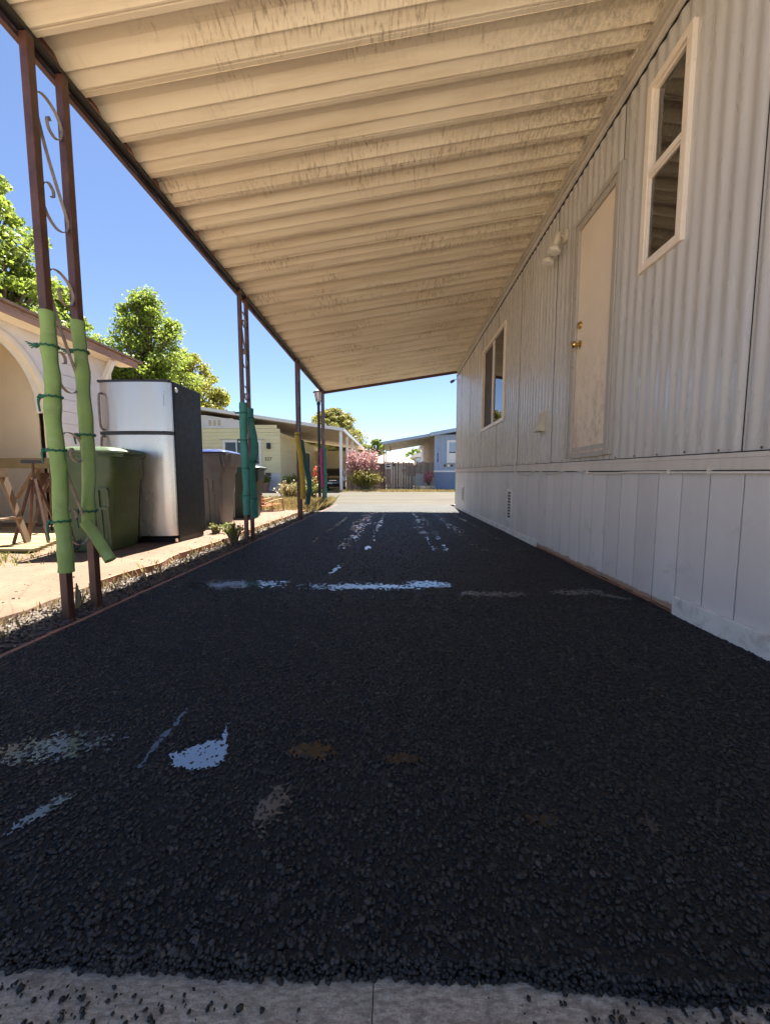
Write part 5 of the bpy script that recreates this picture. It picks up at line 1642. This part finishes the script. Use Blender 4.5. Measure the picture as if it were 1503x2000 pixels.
def shrub(name, label, loc, h, rx, ry, n_st, per, leaf, m, group=None, cat='shrub', lift=0.):
    t = thing(name, label, cat, loc, 0, group)
    b = MB()
    pts = []
    for i in range(n_st):
        a = random.uniform(0, 6.28); q = math.sqrt(random.random())
        ex, ey = rx * q * math.cos(a), ry * q * math.sin(a)
        ez = h * (lift + (1 - lift) * (.35 + .65 * math.sqrt(max(0, 1 - .8 * q * q)) * random.uniform(.7, 1.05)))
        b.tube(catmull([(ex * .12, ey * .12, -.04), (ex * .5, ey * .5, ez * .55), (ex, ey, ez)], 3), [.018, .016, .014, .012, .009, .006, .003], 4)
        for _ in range(per):
            f = random.uniform(.45 if not lift else .6, 1.03)
            pts.append((ex * f + random.gauss(0, rx * .10), ey * f + random.gauss(0, ry * .10), max(.01, ez * f + random.gauss(0, h * .06))))
    b.build('stem', M['twig'], t)
    place('foliage', leaves(np.array(pts), leaf, m, 'foliage', .5, .6), t)
    return t
shrub('plum_shrub', 'pink red leaved plum shrub in front of the fence', (-1.75, 21.9, 0), 2.35, 1.2, .7, 58, 34, .13, M['leafRed'], lift=.35)
shrub('flowering_shrub', 'wide yellow green shrub at the foot of the pink shrub', (-1.65, 21.2, 0), 1.15, 1.0, .5, 90, 45, .085, M['leafShrub'])
shrub('flower_clump', 'dark red and pink flowers above the stone ring by the blue house', (1.95, 22.2, .2), .95, .34, .3, 50, 14, .11, M['pink_flower'], cat='flowers')
pr = thing('stone_planter', 'round pale stone planter ring below the red flowers', 'planter', (1.72, 22.15, 0))
for ring_ in range(2):
    for k in range(12):
        a = R(30 * k + 15 * ring_)
        b = MB(); b.bbox(-.14, .14, -.08, .08, 0, .16, .03)
        place('stone', b.mesh('stone', M['stonepale']), pr, (.50 * math.cos(a), .50 * math.sin(a), .165 * ring_ - .03), (0, 0, a + math.pi / 2))
b = MB(); b.lathe([(.46, .0), (.45, .24), (.1, .27)], n=16); b.build('planter_soil', M['soil'], pr)
t = thing('potted_plant', 'green plant in a clay pot before the yellow house wall', 'potted plant', (-6.85, 20.1, -.02))
b = MB(); b.lathe([(.17, 0), (.26, .42), (.285, .43), (.285, .50), (.24, .50), (.22, .44)], n=18); b.build('pot', M['terracotta'], t, True, 40)
place('foliage', leaves(blob_points(500, (0, 0, .68), (.34, .34, .26), .5), .13, M['leafWeed'], 'foliage', .6), t)
shrub('hollyhock', 'red and orange blossoms on a tall stalk beside the lamp post', (-2.12, 10.15, 0), 1.12, .09, .09, 7, 70, .055, M['red_flower'], cat='flowers')
shrub('weed_clump', 'green leafy weeds at the foot of the lamp post', (-2.25, 9.9, 0), .75, .34, .3, 34, 40, .05, M['leafWeed'], 'weeds along the path', 'weeds')
shrub('weed_clump', 'tall yellowish weeds behind the third post pair', (-2.75, 10.0, 0), .62, .4, .35, 34, 40, .05, M['dry'], 'weeds along the path', 'weeds')
shrub('garden_bed', 'yellow green low plants in front of the yellow house at left', (-8.1, 19.6, 0), .75, 1.3, .5, 80, 30, .10, M['leafShrub'], 'low plants before the yellow house', 'plants')
shrub('garden_bed', 'pale green tall plants by the white skirting of the yellow house', (-7.75, 20.3, 0), 1.7, .4, .3, 30, 40, .09, M['leafWeed'], 'low plants before the yellow house', 'plants')
shrub('garden_bed', 'pale green plants at the right corner of the yellow house', (-5.3, 20.0, 0), .95, .6, .4, 40, 40, .09, M['leafWeed'], 'low plants before the yellow house', 'plants')
shrub('succulent', 'leafy green succulent at the foot of the second post pair', (-1.86, 4.36, -.02), .24, .16, .12, 16, 26, .035, M['leafSucc'], cat='plant')
shrub('seedling', 'single small green weed sprouting between the two nearest posts', (-1.81, 2.10, -.02), .17, .035, .035, 3, 5, .026, M['leafSucc'], cat='weed')
shrub('weed_tuft', 'small green tuft at the foot of the refrigerator', (-2.28, 4.80, .02), .12, .12, .1, 18, 10, .035, M['leafWeed'], 'weeds along the path', 'weeds')
# dry grass: blades
def blades(name, label, n, xf, yf, h, m):
    x = xf(n); y = yf(n)
    a = rng.uniform(0, 6.28, n); hh = h * rng.uniform(.4, 1.2, n)
    lean = rng.normal(0, .35, (n, 2)) * hh[:, None]
    w = .004 + .004 * rng.uniform(0, 1, n)
    z0 = np.full(n, .0)
    c, s = np.cos(a) * w, np.sin(a) * w
    V = np.stack([np.stack([x - c, y - s, z0], 1), np.stack([x + c, y + s, z0], 1), np.stack([x + lean[:, 0] * .5 + c * .6, y + lean[:, 1] * .5 + s * .6, z0 + hh * .65], 1), np.stack([x + lean[:, 0], y + lean[:, 1], z0 + hh], 1)], 1).reshape(-1, 3)
    F = (np.arange(n) * 4)[:, None] + np.array([0, 1, 2, 3])
    o = place(name, raw_mesh(name, V, F, m))
    tag(o, label, 'grass', kind='stuff')
blades('dry_grass', 'dry yellow grass along the end of the path', 9000, lambda n: rng.normal(-2.5, .55, n).clip(-4.5, -1.72), lambda n: rng.normal(9.5, .5, n).clip(7.8, 10.5), .24, M['dry'])
blades('grass_verge', 'straw coloured verge grass in front of the fence', 9000, lambda n: rng.uniform(-3.4, 5, n), lambda n: rng.normal(21.0, .35, n), .13, M['dry'])
blades('yard_weeds', 'sparse yellow green weeds in the yard', 3500, lambda n: rng.uniform(-3.7, -3.1, n) + rng.normal(0, .2, n), lambda n: rng.uniform(2.9, 8.5, n), .06, M['leafWeed'])
blades('strip_weeds', 'thin dry stalks in the planting strip', 700, lambda n: rng.uniform(-2.02, -1.75, n), lambda n: rng.uniform(1.2, 9.6, n), .06, M['dry'])

# small bits lying on the driveway
for lab, x_, y_, w_ in (('single tan leaf chip lying on the near asphalt', -.044, .683, .013), ('tiny pale chip on the asphalt between the two brown puddles', -.125, .86, .009), ('small white chip on the asphalt past the far wet band', .285, 2.30, .02)):
    b = MB((x_, y_, .006))
    b.add([(x_ - w_, y_ + w_ * .4, .007), (x_ + w_ * .3, y_ + w_ * .5, .010), (x_ + w_ * .9, y_ - w_ * .3, .008), (x_ + w_ * .5, y_ - w_ * .8, .007), (x_ - w_, y_ + w_ * .4, .0085), (x_ + w_ * .3, y_ + w_ * .5, .0115), (x_ + w_ * .9, y_ - w_ * .3, .0095), (x_ + w_ * .5, y_ - w_ * .8, .0085)],
          [(3, 2, 1, 0), (4, 5, 6, 7), (0, 1, 5, 4), (1, 2, 6, 5), (2, 3, 7, 6), (3, 0, 4, 7)])
    tag(b.build('chip', M['arch_trim']), lab, 'chip')
